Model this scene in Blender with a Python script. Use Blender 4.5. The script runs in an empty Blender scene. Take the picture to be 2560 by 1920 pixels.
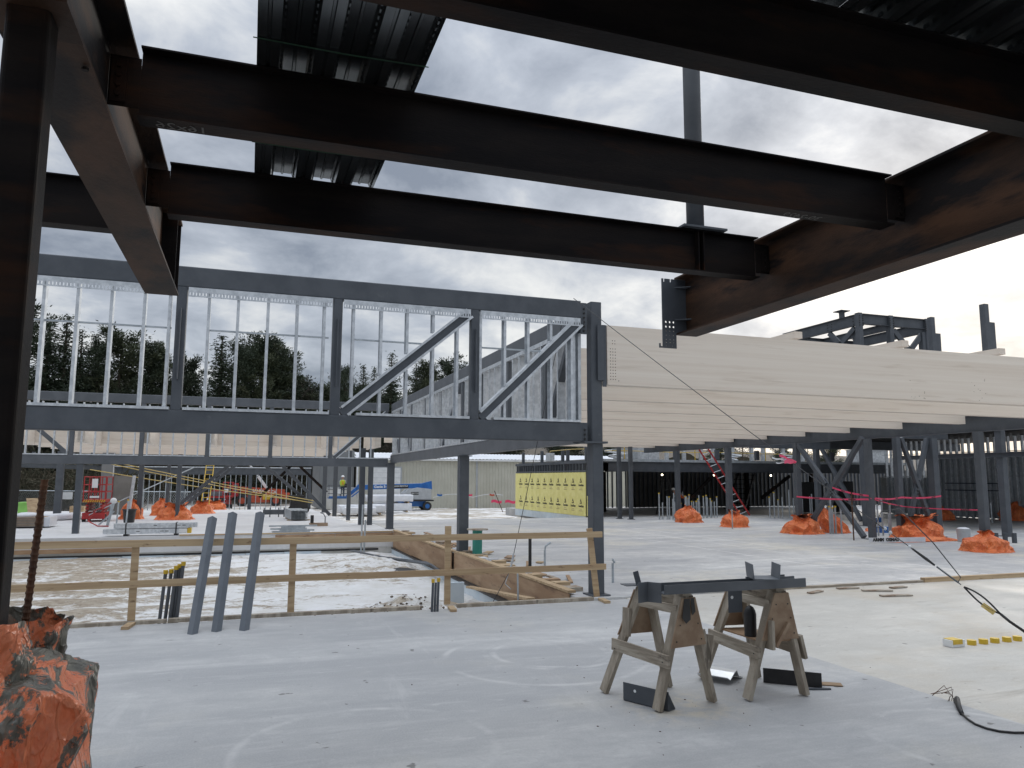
import bpy, bmesh, math, random
from mathutils import Vector, Matrix, noise
R = math.radians
rnd = random.Random(7)
scn = bpy.context.scene
col = scn.collection

# ---------------------------------------------------------------- camera
cam_d = bpy.data.cameras.new('camera'); cam = bpy.data.objects.new('camera', cam_d); col.objects.link(cam)
cam_d.sensor_width = 36.0; cam_d.lens = 36.0 * 1890 / 2560; cam_d.clip_start = 0.05; cam_d.clip_end = 2000
cam.matrix_world = Matrix(((0.94486386, -0.04496483, -0.32436159 * 1, 0.0),
                           (-0.32743457, -0.11658655, -0.93765355 * 1, 0.0),
                           (0.00434524, 0.99216215, -0.12488146 * 1, 1.86),
                           (0, 0, 0, 1)))
scn.camera = cam

# ---------------------------------------------------------------- sky and sun
SUN_AZ, SUN_EL = 50.0, 14.0          # degrees clockwise from +Y, above horizon
sd = Vector((math.sin(R(SUN_AZ)) * math.cos(R(SUN_EL)), math.cos(R(SUN_AZ)) * math.cos(R(SUN_EL)), math.sin(R(SUN_EL))))
world = bpy.data.worlds.new('World'); scn.world = world; world.use_nodes = True
nt = world.node_tree; N = nt.nodes; L = nt.links; N.clear()
out = N.new('ShaderNodeOutputWorld'); bg = N.new('ShaderNodeBackground'); bg.inputs[1].default_value = 1.0
L.new(bg.outputs[0], out.inputs[0])
sky = N.new('ShaderNodeTexSky'); sky.sky_type = 'NISHITA'; sky.sun_disc = False
sky.sun_elevation = R(SUN_EL); sky.sun_rotation = R(SUN_AZ)
tc = N.new('ShaderNodeTexCoord')
sep = N.new('ShaderNodeSeparateXYZ'); L.new(tc.outputs['Generated'], sep.inputs[0])
def mth(op, a, b=None, c=None):
    n = N.new('ShaderNodeMath'); n.operation = op
    for i, v in enumerate((a, b, c)):
        if v is None: continue
        if isinstance(v, (int, float)): n.inputs[i].default_value = v
        else: L.new(v, n.inputs[i])
    return n.outputs[0]
zc = mth('ADD', mth('MAXIMUM', sep.outputs[2], 0.0), 0.30)
cmb = N.new('ShaderNodeCombineXYZ'); L.new(mth('DIVIDE', sep.outputs[0], zc), cmb.inputs[0]); L.new(mth('DIVIDE', sep.outputs[1], zc), cmb.inputs[1])
def nz(scale, detail, rough, dist, off):
    m = N.new('ShaderNodeMapping'); m.inputs['Location'].default_value = off; L.new(cmb.outputs[0], m.inputs[0])
    n = N.new('ShaderNodeTexNoise'); n.inputs['Scale'].default_value = scale; n.inputs['Detail'].default_value = detail
    n.inputs['Roughness'].default_value = rough; n.inputs['Distortion'].default_value = dist; L.new(m.outputs[0], n.inputs['Vector'])
    return n.outputs['Fac']
n1 = nz(1.7, 8, 0.56, 0.25, (3.1, 1.7, 0)); n2 = nz(4.6, 8, 0.6, 0.4, (9.1, 4.2, 0))
dens = mth('ADD', mth('MULTIPLY', n1, 0.66), mth('MULTIPLY', n2, 0.34))
ramp = N.new('ShaderNodeValToRGB'); L.new(dens, ramp.inputs[0])
e = ramp.color_ramp.elements
e[0].position = 0.39; e[0].color = (0.79, 0.80, 0.80, 1); e[1].position = 0.63; e[1].color = (0.24, 0.275, 0.34, 1)
e2 = ramp.color_ramp.elements.new(0.50); e2.color = (0.46, 0.50, 0.57, 1)
dot = N.new('ShaderNodeVectorMath'); dot.operation = 'DOT_PRODUCT'; L.new(tc.outputs['Generated'], dot.inputs[0]); dot.inputs[1].default_value = sd
glow = mth('POWER', mth('MAXIMUM', dot.outputs['Value'], 0.0), 26.0)
gl2 = mth('MULTIPLY', glow, mth('ADD', 0.08, mth('MULTIPLY', mth('SUBTRACT', 0.68, dens), 1.6)))
gcol = N.new('ShaderNodeVectorMath'); gcol.operation = 'SCALE'; gcol.inputs[0].default_value = (1.05, 0.98, 0.86); L.new(gl2, gcol.inputs['Scale'])
addc = N.new('ShaderNodeVectorMath'); addc.operation = 'ADD'; L.new(ramp.outputs[0], addc.inputs[0]); L.new(gcol.outputs[0], addc.inputs[1])
skys = N.new('ShaderNodeVectorMath'); skys.operation = 'SCALE'; L.new(sky.outputs[0], skys.inputs[0]); skys.inputs['Scale'].default_value = 0.08
mixs = N.new('ShaderNodeMix'); mixs.data_type = 'RGBA'; mixs.inputs[0].default_value = 0.90
cie = mth('ADD', 0.90, mth('MULTIPLY', mth('POWER', mth('MAXIMUM', sep.outputs[2], 0.0), 5.0), 3.6))      # overcast sky brightens toward the zenith
cieS = N.new('ShaderNodeVectorMath'); cieS.operation = 'SCALE'; L.new(addc.outputs[0], cieS.inputs[0]); L.new(cie, cieS.inputs['Scale'])
L.new(skys.outputs[0], mixs.inputs[6]); L.new(cieS.outputs[0], mixs.inputs[7]); L.new(mixs.outputs[2], bg.inputs[0])
sun_d = bpy.data.lights.new('sun', 'SUN'); sun_d.energy = 1.2; sun_d.angle = R(16); sun_d.color = (1.0, 0.95, 0.88)
sun = bpy.data.objects.new('sun', sun_d); col.objects.link(sun)
sun.rotation_mode = 'QUATERNION'; sun.rotation_quaternion = (-sd).to_track_quat('-Z', 'Y'); sun.location = (0, 0, 40)
vs = scn.view_settings; vs.view_transform = 'Standard'; vs.look = 'None'; vs.exposure = 0.27; vs.gamma = 1.0; vs.use_curve_mapping = False

# ---------------------------------------------------------------- materials
MATS = {}
def mat(name, c1, c2=None, scale=4.0, stretch=(1, 1, 1), lo=0.42, hi=0.6, detail=7, rough=0.6, metal=0.0, bump=0.0, bscale=None,
        c3=None, s3=20.0, lo3=0.6, hi3=0.68, st3=None, emit=None, spec=0.5, nrough=0.6, bdist=0.02):
    m = bpy.data.materials.new(name); m.use_nodes = True; t = m.node_tree; n = t.nodes; l = t.links
    b = n['Principled BSDF']; b.inputs['Roughness'].default_value = rough; b.inputs['Metallic'].default_value = metal
    b.inputs['Specular IOR Level'].default_value = spec
    b.inputs['Base Color'].default_value = (*c1, 1)
    tcn = n.new('ShaderNodeTexCoord')
    def noise_(sc, st, det, off=0.0):
        mp = n.new('ShaderNodeMapping'); mp.inputs['Scale'].default_value = st; mp.inputs['Location'].default_value = (off, off * 1.3, off * .7)
        l.new(tcn.outputs['Object'], mp.inputs[0])
        x = n.new('ShaderNodeTexNoise'); x.inputs['Scale'].default_value = sc; x.inputs['Detail'].default_value = det; x.inputs['Roughness'].default_value = nrough
        l.new(mp.outputs[0], x.inputs['Vector']); return x.outputs['Fac']
    def ramp_(f, a, b_):
        r = n.new('ShaderNodeMapRange'); r.inputs[1].default_value = a; r.inputs[2].default_value = b_; l.new(f, r.inputs[0]); return r.outputs[0]
    cur = None
    if c2 is not None:
        mx = n.new('ShaderNodeMix'); mx.data_type = 'RGBA'; mx.inputs[6].default_value = (*c1, 1); mx.inputs[7].default_value = (*c2, 1)
        l.new(ramp_(noise_(scale, stretch, detail), lo, hi), mx.inputs[0]); cur = mx.outputs[2]
        if c3 is not None:
            m3 = n.new('ShaderNodeMix'); m3.data_type = 'RGBA'; l.new(cur, m3.inputs[6]); m3.inputs[7].default_value = (*c3, 1)
            l.new(ramp_(noise_(s3, st3 or stretch, 8, 5.3), lo3, hi3), m3.inputs[0]); cur = m3.outputs[2]
        l.new(cur, b.inputs['Base Color'])
    if bump:
        bp = n.new('ShaderNodeBump'); bp.inputs['Strength'].default_value = bump; bp.inputs['Distance'].default_value = bdist
        l.new(noise_(bscale or scale * 4, stretch, 6, 2.2), bp.inputs['Height']); l.new(bp.outputs[0], b.inputs['Normal'])
    if emit:
        b.inputs['Emission Color'].default_value = (*emit[0], 1); b.inputs['Emission Strength'].default_value = emit[1]
    MATS[name] = m; return m
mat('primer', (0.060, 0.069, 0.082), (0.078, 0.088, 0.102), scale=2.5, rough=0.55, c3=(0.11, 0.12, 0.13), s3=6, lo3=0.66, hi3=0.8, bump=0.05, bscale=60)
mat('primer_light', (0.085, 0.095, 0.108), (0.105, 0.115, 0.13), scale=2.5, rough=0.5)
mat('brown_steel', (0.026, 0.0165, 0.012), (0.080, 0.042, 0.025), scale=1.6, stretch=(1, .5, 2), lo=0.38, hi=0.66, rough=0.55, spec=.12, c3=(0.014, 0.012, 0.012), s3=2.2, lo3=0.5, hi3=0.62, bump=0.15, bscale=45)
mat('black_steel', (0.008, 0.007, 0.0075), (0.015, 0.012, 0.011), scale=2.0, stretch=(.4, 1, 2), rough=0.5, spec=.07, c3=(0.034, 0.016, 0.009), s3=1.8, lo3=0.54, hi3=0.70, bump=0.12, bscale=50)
mat('galv', (0.48, 0.51, 0.54), (0.63, 0.66, 0.69), scale=9, rough=0.38, metal=0.35, bump=0.03, bscale=30)
mat('galv_dull', (0.36, 0.40, 0.43), (0.46, 0.50, 0.53), scale=5, rough=0.45, metal=0.4)
mat('deck', (0.09, 0.10, 0.105), (0.15, 0.16, 0.165), scale=3, stretch=(1, .2, 1), rough=0.24, metal=0.9)
mat('glulam', (0.68, 0.595, 0.505), (0.76, 0.69, 0.605), scale=1.1, stretch=(.10, 1, 9), lo=.36, hi=.64, rough=0.65, c3=(0.58, 0.49, 0.40), s3=1.6, lo3=0.57, hi3=0.74, st3=(.35, 1, 5), bump=0.06, bscale=12)
mat('lumber', (0.37, 0.255, 0.145), (0.48, 0.355, 0.215), scale=2.5, stretch=(.25, 4, 6), rough=0.7, c3=(0.20, 0.13, 0.07), s3=4.0, lo3=0.62, hi3=0.70, st3=(1.0, 2, 3), bump=0.1, bscale=14)
mat('old_lumber', (0.26, 0.22, 0.17), (0.42, 0.37, 0.30), scale=3.0, stretch=(3, 3, .6), rough=0.8, c3=(0.075, 0.058, 0.045), s3=7, lo3=0.60, hi3=0.72, st3=(1.2, 1.2, .35), bump=0.35, bscale=26)
mat('old_lumber_flat', (0.26, 0.22, 0.17), (0.42, 0.37, 0.30), scale=3.0, stretch=(.8, .8, 9), rough=0.8, c3=(0.075, 0.058, 0.045), s3=5, lo3=0.60, hi3=0.72, st3=(1.0, 1.0, 3), bump=0.3, bscale=26)
mat('plywood', (0.30, 0.185, 0.105), (0.40, 0.27, 0.165), scale=1.2, stretch=(1, .6, 3), rough=0.7, c3=(0.17, 0.10, 0.06), s3=2.4, lo3=0.58, hi3=0.7, bump=0.08)
mat('old_ply', (0.27, 0.18, 0.115), (0.36, 0.26, 0.175), scale=5, rough=0.75, bump=0.1)
mat('angle_grey', (0.125, 0.142, 0.165), (0.15, 0.168, 0.19), scale=3, rough=.5)
mat('orange_tarp', (0.76, 0.165, 0.045), (0.86, 0.25, 0.085), scale=2.5, rough=0.42, c3=(.60, .115, .04), s3=5, lo3=.52, hi3=.7, bump=0.7, bscale=5.5, bdist=0.06, spec=.45)
mat('white_wrap', (0.72, 0.73, 0.75), (0.62, 0.64, 0.68), scale=2.0, rough=0.35, bump=0.5, bscale=4, bdist=.05)
mat('white_paint', (0.75, 0.76, 0.76), (0.68, 0.69, 0.69), scale=3, rough=0.5)
mat('black', (0.012, 0.012, 0.013), (0.022, 0.022, 0.023), scale=6, rough=0.5)
mat('rubber', (0.018, 0.018, 0.018), (0.04, 0.038, 0.035), scale=8, rough=0.85, bump=.2)
mat('blue_paint', (0.015, 0.11, 0.36), (0.02, 0.14, 0.42), scale=3, rough=0.35)
mat('red_paint', (0.40, 0.022, 0.022), (0.30, 0.018, 0.02), scale=4, rough=0.45)
mat('orange_paint', (0.46, 0.075, 0.028), (0.38, 0.06, 0.025), scale=3, rough=0.5, c3=(.22, .12, .08), s3=4, lo3=.6, hi3=.7)
mat('light_grey', (0.42, 0.44, 0.46), (0.36, 0.38, 0.40), scale=3, rough=0.5)
mat('yellow_board', (0.72, 0.66, 0.24), (0.78, 0.72, 0.30), scale=2.5, rough=0.75)
mat('yellow', (0.62, 0.42, 0.03), (0.55, 0.36, 0.03), scale=8, rough=0.5)
mat('yellow_wood', (0.50, 0.38, 0.12), (0.58, 0.45, 0.18), scale=5, rough=0.6)
mat('pink_tape', (0.75, 0.06, 0.16), (0.68, 0.05, 0.12), scale=6, rough=0.4)
mat('beige_metal', (0.46, 0.45, 0.38), (0.50, 0.49, 0.42), scale=.6, rough=0.5)
mat('grey_wall', (0.19, 0.20, 0.205), (0.22, 0.23, 0.235), scale=.8, rough=0.6)
mat('snow_roof', (0.74, 0.76, 0.79), (0.66, 0.68, 0.72), scale=.8, rough=0.6)
mat('wall_concrete', (0.50, 0.49, 0.45), (0.60, 0.59, 0.56), scale=1.2, stretch=(1, 1, .4), rough=0.85, c3=(0.34, 0.32, 0.28), s3=1.6, lo3=0.58, hi3=0.75, st3=(2, 2, .3), bump=0.2)
mat('foam_board', (0.52, 0.60, 0.66), (0.60, 0.66, 0.70), scale=2, rough=0.7)
mat('rust', (0.10, 0.045, 0.02), (0.05, 0.025, 0.015), scale=9, rough=0.85, bump=.3)
mat('cable', (0.05, 0.05, 0.052), (0.09, 0.09, 0.09), scale=40, rough=0.45, metal=.6)
mat('green', (0.018, 0.075, 0.035), (0.014, 0.06, 0.028), scale=5, rough=0.5)
mat('lime', (0.25, 0.55, 0.12), (0.22, 0.48, 0.10), scale=3, rough=0.5)
mat('teal', (0.03, 0.22, 0.18), (0.03, 0.25, 0.2), scale=3, rough=0.6)
mat('hivis', (0.50, 0.68, 0.04), (0.46, 0.62, 0.04), scale=8, rough=0.7)
mat('hivis_orange', (0.75, 0.14, 0.02), (0.7, 0.12, 0.02), scale=8, rough=0.7)
mat('denim', (0.035, 0.045, 0.07), (0.05, 0.06, 0.09), scale=12, rough=0.85)
mat('skin', (0.45, 0.26, 0.18), (0.42, 0.24, 0.16), scale=8, rough=0.6)
mat('glass', (0.10, 0.12, 0.13), (0.14, 0.16, 0.17), scale=2, rough=0.08, spec=.8)
mat('lamp', (1, .95, .8), emit=((1.0, 0.88, 0.62), 7.0))
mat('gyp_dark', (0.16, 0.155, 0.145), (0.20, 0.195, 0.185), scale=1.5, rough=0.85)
mat('bark', (0.070, 0.055, 0.042), (0.11, 0.09, 0.07), scale=3, stretch=(2, 2, .5), rough=0.95, bump=.4)
mat('needles', (0.026, 0.040, 0.022), (0.048, 0.064, 0.033), scale=.7, rough=0.7, c3=(0.060, 0.055, 0.033), s3=.45, lo3=.55, hi3=.72)
mat('needles_olive', (0.045, 0.060, 0.030), (0.075, 0.085, 0.042), scale=.7, rough=0.7, c3=(0.075, 0.060, 0.035), s3=.5, lo3=.5, hi3=.7)
mat('twigs', (0.060, 0.048, 0.038), (0.095, 0.08, 0.065), scale=.5, rough=0.95)
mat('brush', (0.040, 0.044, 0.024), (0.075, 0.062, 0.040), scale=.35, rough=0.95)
mat('silver', (0.62, 0.64, 0.66), (0.7, 0.72, 0.74), scale=5, rough=0.28, metal=.8)
mat('cardboard', (0.30, 0.21, 0.13), (0.26, 0.18, 0.11), scale=6, rough=0.9)
mat('soil', (0.09, 0.07, 0.05), (0.16, 0.125, 0.09), scale=9, rough=0.95)
mat('debris', (0.24, 0.17, 0.12), (0.40, 0.36, 0.30), scale=5, rough=0.9)
mat('chalk', (0.075, 0.07, 0.062))

def custom(name, build):
    m = bpy.data.materials.new(name); m.use_nodes = True; t = m.node_tree
    build(t, t.nodes, t.links, t.nodes['Principled BSDF']); MATS[name] = m
def helpers(t):
    n, l = t.nodes, t.links
    tcn = n.new('ShaderNodeTexCoord')
    def noi(sc, st=(1, 1, 1), det=7, off=0.0, rough=.6, dist=0.0):
        mp = n.new('ShaderNodeMapping'); mp.inputs['Scale'].default_value = st; mp.inputs['Location'].default_value = (off, off * 1.7, 0)
        l.new(tcn.outputs['Object'], mp.inputs[0]); x = n.new('ShaderNodeTexNoise'); x.inputs['Scale'].default_value = sc
        x.inputs['Detail'].default_value = det; x.inputs['Roughness'].default_value = rough; x.inputs['Distortion'].default_value = dist
        l.new(mp.outputs[0], x.inputs['Vector']); return x.outputs['Fac']
    def rng(f, a, b, c=0.0, d=1.0):
        r = n.new('ShaderNodeMapRange'); r.inputs[1].default_value = a; r.inputs[2].default_value = b; r.inputs[3].default_value = c; r.inputs[4].default_value = d
        l.new(f, r.inputs[0]); return r.outputs[0]
    def mix(f, a, b):
        x = n.new('ShaderNodeMix'); x.data_type = 'RGBA'
        if isinstance(f, float): x.inputs[0].default_value = f
        else: l.new(f, x.inputs[0])
        for k, v in ((6, a), (7, b)):
            if isinstance(v, tuple): x.inputs[k].default_value = (*v, 1)
            else: l.new(v, x.inputs[k])
        return x.outputs[2]
    def mul(a, b):
        x = n.new('ShaderNodeMath'); x.operation = 'MULTIPLY'
        for i, v in enumerate((a, b)):
            if isinstance(v, float): x.inputs[i].default_value = v
            else: l.new(v, x.inputs[i])
        return x.outputs[0]
    def bump(h, s, d=.02):
        x = n.new('ShaderNodeBump'); x.inputs['Strength'].default_value = s; x.inputs['Distance'].default_value = d; l.new(h, x.inputs['Height']); return x.outputs[0]
    return tcn, noi, rng, mix, mul, bump
def slab_mat(c_base, c_dark, c_light, c_tan, tan=(.58, .72), spots=True, near=False, side=False, lines=()):
    def f(t, n, l, b):
        tcn, noi, rng, mix, mul, bump = helpers(t)
        c = mix(rng(noi(.30, (.7, 1.5, 1), 10, 0, .66, .6), .40, .60), c_base, c_dark)
        c = mix(mul(rng(noi(.5, (.45, 2.6, 1), 9, 3.1, .62, .6), .50, .70), .75), c, c_light)
        c = mix(mul(rng(noi(1.6, (.35, 3.5, 1), 8, 11.0, .65, .8), .54, .74), .5), c, c_light)
        c = mix(mul(rng(noi(.42, (1, 1, 1), 9, 7.7), *tan), .85), c, c_tan)
        c = mix(mul(rng(noi(3.4, (.7, 1.5, 1), 9, 13.0, .7, 1.0), .50, .70), .55), c, c_dark)
        c = mix(mul(rng(noi(5.5, (.6, 1.8, 1), 9, 17.0, .72, .6), .56, .72), .6), c, c_light)
        c = mix(mul(rng(noi(30, det=5, off=1.2), .40, .72), .30), c, c_dark)
        c = mix(mul(rng(noi(2.3, det=10, off=31.0, rough=.72, dist=.5), .44, .60), .45), c, c_dark)
        c = mix(mul(rng(noi(70, det=4, off=33.0), .42, .66), .25), c, c_light)
        if side:
            c = mix(mul(rng(noi(.9, (.5, 1.5, 1), 10, 41.0, .72, .7), .60, .70), .55), c, (.24, .205, .16))
            c = mix(mul(rng(noi(6, (.6, 1.6, 1), 9, 43.0, .7, .5), .58, .68), .45), c, (.33, .28, .22))
        for x0_ in lines:      # pale snapped lines on the floor
            sx = n.new('ShaderNodeSeparateXYZ'); l.new(tcn.outputs['Object'], sx.inputs[0])
            s1 = n.new('ShaderNodeMath'); s1.operation = 'SUBTRACT'; l.new(sx.outputs[0], s1.inputs[0]); s1.inputs[1].default_value = x0_
            s2 = n.new('ShaderNodeMath'); s2.operation = 'ABSOLUTE'; l.new(s1.outputs[0], s2.inputs[0])
            c = mix(mul(mul(rng(s2.outputs[0], .012, .035, 1, 0), rng(noi(.8, off=x0_), .38, .55)), .7), c, (.78, .78, .75))
        if near:        # trowel rings, sawdust and scuffed dust trails that belong to this floor
            def dist(cx, cy):
                vm = n.new('ShaderNodeVectorMath'); vm.operation = 'DISTANCE'; l.new(tcn.outputs['Object'], vm.inputs[0]); vm.inputs[1].default_value = (cx, cy, .5); return vm.outputs['Value']
            for cx, cy, r in ((8.3, 6.9, .62), (8.3, 6.9, .70), (8.15, 6.7, 1.05), (6.0, 4.6, .9), (10.2, 3.4, .7)):
                d_ = n.new('ShaderNodeMath'); d_.operation = 'ABSOLUTE'; s_ = n.new('ShaderNodeMath'); s_.operation = 'SUBTRACT'; l.new(dist(cx, cy), s_.inputs[0]); s_.inputs[1].default_value = r; l.new(s_.outputs[0], d_.inputs[0])
                c = mix(mul(mul(rng(d_.outputs[0], .012, .05, 1, 0), rng(noi(1.7, off=r * 7), .44, .58)), .55), c, c_light)
            c = mix(mul(mul(rng(dist(8.6, 4.75), .12, .62, 1, 0), rng(noi(9, det=8, off=21.0), .40, .62)), .8), c, (.56, .50, .39))
            c = mix(mul(rng(noi(1.1, (3.2, .55, 1), 10, 25.0, .7, .6), .58, .70), .28), c, c_light)
        if spots:
            c = mix(mul(rng(noi(7.5, det=3, off=4.1, rough=.4), .725, .76), .7), c, (.09, .085, .08))
        l.new(c, b.inputs['Base Color'])
        l.new(rng(noi(.9, det=8, off=2.0), .35, .7, .55, .85), b.inputs['Roughness'])
        l.new(bump(noi(38, det=6), .2, .006), b.inputs['Normal'])
    return f
custom('slab_near', slab_mat((.435, .436, .432), (.325, .33, .338), (.575, .573, .56), (.48, .455, .395), (.55, .74), near=True))
custom('slab_side', slab_mat((.52, .505, .465), (.43, .415, .38), (.63, .61, .56), (.43, .365, .275), (.48, .66), side=True))
custom('slab_main', slab_mat((.49, .485, .475), (.30, .305, .32), (.72, .715, .69), (.56, .52, .43), (.50, .66), lines=(-18.3, -19.3, -20.6, -12.0)))
custom('slab_far', slab_mat((.62, .62, .62), (.52, .52, .53), (.74, .74, .73), (.60, .58, .53), (.56, .72), False))
def snow_sand(t, n, l, b):
    tcn, noi, rng, mix, mul, bump = helpers(t)
    sand = mix(rng(noi(3.2, (1, 1.6, 1), 9), .35, .65), (.36, .30, .23), (.52, .46, .38))
    sand = mix(mul(rng(noi(11, (.7, 1.5, 1), 8, 8.0, .7), .50, .66), .65), sand, (.17, .135, .10))
    snow = mix(rng(noi(1.4, det=8, off=2.0), .35, .7), (.84, .84, .84), (.70, .685, .65))
    sp = n.new('ShaderNodeSeparateXYZ'); l.new(tcn.outputs['Object'], sp.inputs[0])
    bias = rng(sp.outputs[0], -6, 2.5, -.095, .075)
    zb = rng(sp.outputs[2], -.72, -.58, .06, -.05)
    f1 = noi(.8, (.6, 1.2, 1), 12, 5.0, .74, .8); f2 = noi(6, (.8, 1.2, 1), 10, 15.0, .75, .4)
    def add(p, q):
        x = n.new('ShaderNodeMath'); x.operation = 'ADD'; l.new(p, x.inputs[0]); l.new(q, x.inputs[1]); return x.outputs[0]
    a = add(add(mul(f1, .62), mul(f2, .38)), add(bias, zb))
    c = mix(rng(a, .470, .525), sand, snow)
    l.new(c, b.inputs['Base Color']); b.inputs['Roughness'].default_value = 1; b.inputs['Specular IOR Level'].default_value = .1
    l.new(bump(noi(7, (1, 1.5, 1), 10, rough=.7), 1.0, .09), b.inputs['Normal'])
custom('snow_sand', snow_sand)
def terrain_m(t, n, l, b):
    tcn, noi, rng, mix, mul, bump = helpers(t)
    sand = mix(rng(noi(1.2, det=9), .35, .65), (.30, .26, .20), (.46, .40, .33))
    snow = mix(rng(noi(.8, det=8, off=2.0), .35, .7), (.78, .78, .78), (.66, .65, .62))
    c = mix(rng(noi(.55, (.7, 1.6, 1), 10, 5.0, .66, .4), .45, .54), sand, snow)
    sp = n.new('ShaderNodeSeparateXYZ'); l.new(tcn.outputs['Object'], sp.inputs[0])
    litter = mix(rng(noi(2.0, det=9, off=9.0), .35, .65), (.045, .036, .026), (.085, .066, .045))      # leaf litter of the forest floor
    mx_ = n.new('ShaderNodeMath'); mx_.operation = 'MAXIMUM'; l.new(rng(sp.outputs[1], 88, 95), mx_.inputs[0]); l.new(mul(rng(sp.outputs[0], -8.5, -11), rng(sp.outputs[1], 46, 50)), mx_.inputs[1])
    c = mix(mx_.outputs[0], c, litter)
    l.new(c, b.inputs['Base Color']); b.inputs['Roughness'].default_value = .9
    l.new(bump(noi(2.4, det=9), .8, .1), b.inputs['Normal'])
custom('terrain', terrain_m)
def muddy_tarp(t, n, l, b):
    tcn, noi, rng, mix, mul, bump = helpers(t)
    o = mix(rng(noi(3, det=8), .35, .68), (.80, .22, .095), (.88, .31, .16))
    o = mix(mul(rng(noi(14, det=6, off=3.0), .5, .75), .5), o, (.55, .13, .06))
    mud = mix(rng(noi(16, det=7, off=1.0), .35, .7), (.085, .085, .07), (.22, .215, .18))
    f = noi(3.3, (1, 1, .75), 12, 9.4, .74, .35)
    sp = n.new('ShaderNodeSeparateXYZ'); l.new(tcn.outputs['Object'], sp.inputs[0])
    a = n.new('ShaderNodeMath'); a.operation = 'ADD'; l.new(f, a.inputs[0]); l.new(rng(sp.outputs[1], -.75, .45, -.16, .035), a.inputs[1])
    c = mix(rng(a.outputs[0], .485, .505), o, mud)
    l.new(c, b.inputs['Base Color']); b.inputs['Roughness'].default_value = .36
    l.new(bump(creases(t, noi, (1, 1, .45), 3.0), .75, .03), b.inputs['Normal'])
def creases(t, noi, st, s):
    n, l = t.nodes, t.links; tot = None
    for k, (sc, w_, pw) in enumerate(((s, 1.0, 7), (s * 2.3, .6, 6), (s * 5.5, .3, 5), (s * 12, .12, 3))):
        f = noi(sc, st, 2, 3.7 * k + 1, .4, .9)
        m1 = n.new('ShaderNodeMath'); m1.operation = 'MULTIPLY_ADD'; l.new(f, m1.inputs[0]); m1.inputs[1].default_value = 2.0; m1.inputs[2].default_value = -1.0
        m2 = n.new('ShaderNodeMath'); m2.operation = 'ABSOLUTE'; l.new(m1.outputs[0], m2.inputs[0])
        m3 = n.new('ShaderNodeMath'); m3.operation = 'SUBTRACT'; m3.inputs[0].default_value = 1.0; l.new(m2.outputs[0], m3.inputs[1])
        m4 = n.new('ShaderNodeMath'); m4.operation = 'POWER'; l.new(m3.outputs[0], m4.inputs[0]); m4.inputs[1].default_value = pw
        m5 = n.new('ShaderNodeMath'); m5.operation = 'MULTIPLY'; l.new(m4.outputs[0], m5.inputs[0]); m5.inputs[1].default_value = w_
        if tot is None: tot = m5.outputs[0]
        else:
            a_ = n.new('ShaderNodeMath'); a_.operation = 'ADD'; l.new(tot, a_.inputs[0]); l.new(m5.outputs[0], a_.inputs[1]); tot = a_.outputs[0]
    return tot
custom('muddy_tarp', muddy_tarp)
def clean_tarp(t, n, l, b):
    tcn, noi, rng, mix, mul, bump = helpers(t)
    o = mix(rng(noi(2.5, det=8), .35, .66), (.76, .165, .045), (.86, .25, .085))
    o = mix(mul(rng(noi(5, det=7, off=3.0), .52, .7), .8), o, (.60, .115, .04))
    o = mix(mul(rng(noi(7, det=8, off=8.0, rough=.7), .62, .70), .5), o, (.40, .26, .18))
    l.new(o, b.inputs['Base Color']); b.inputs['Roughness'].default_value = .4
    l.new(bump(creases(t, noi, (1, 1, .7), 2.0), .8, .05), b.inputs['Normal'])
custom('orange_tarp', clean_tarp)

# ---------------------------------------------------------------- mesh helpers
V = Vector
def Ip(d, b, tf, tw):
    h, w, t = d / 2, b / 2, tw / 2
    return [(-w, -h), (w, -h), (w, -h + tf), (t, -h + tf), (t, h - tf), (w, h - tf), (w, h), (-w, h), (-w, h - tf), (-t, h - tf), (-t, -h + tf), (-w, -h + tf)]
def Cp(d, f, t):      # channel: web at left, open to the right
    h = d / 2
    return [(0, -h), (f, -h), (f, -h + t), (t, -h + t), (t, h - t), (f, h - t), (f, h), (0, h)]
def Lp(a, b, t): return [(0, 0), (a, 0), (a, t), (t, t), (t, b), (0, b)]
def Rp(w, h): return [(-w / 2, -h / 2), (w / 2, -h / 2), (w / 2, h / 2), (-w / 2, h / 2)]
def Hp(w, h, r=0.02, n=3):
    o = []
    for cx, cy, a0 in ((w / 2 - r, -h / 2 + r, -90), (w / 2 - r, h / 2 - r, 0), (-w / 2 + r, h / 2 - r, 90), (-w / 2 + r, -h / 2 + r, 180)):
        for k in range(n + 1):
            a = R(a0 + 90 * k / n); o.append((cx + r * math.cos(a), cy + r * math.sin(a)))
    return o
def Np(r, n=12): return [(r * math.cos(2 * math.pi * k / n), r * math.sin(2 * math.pi * k / n)) for k in range(n)]
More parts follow.
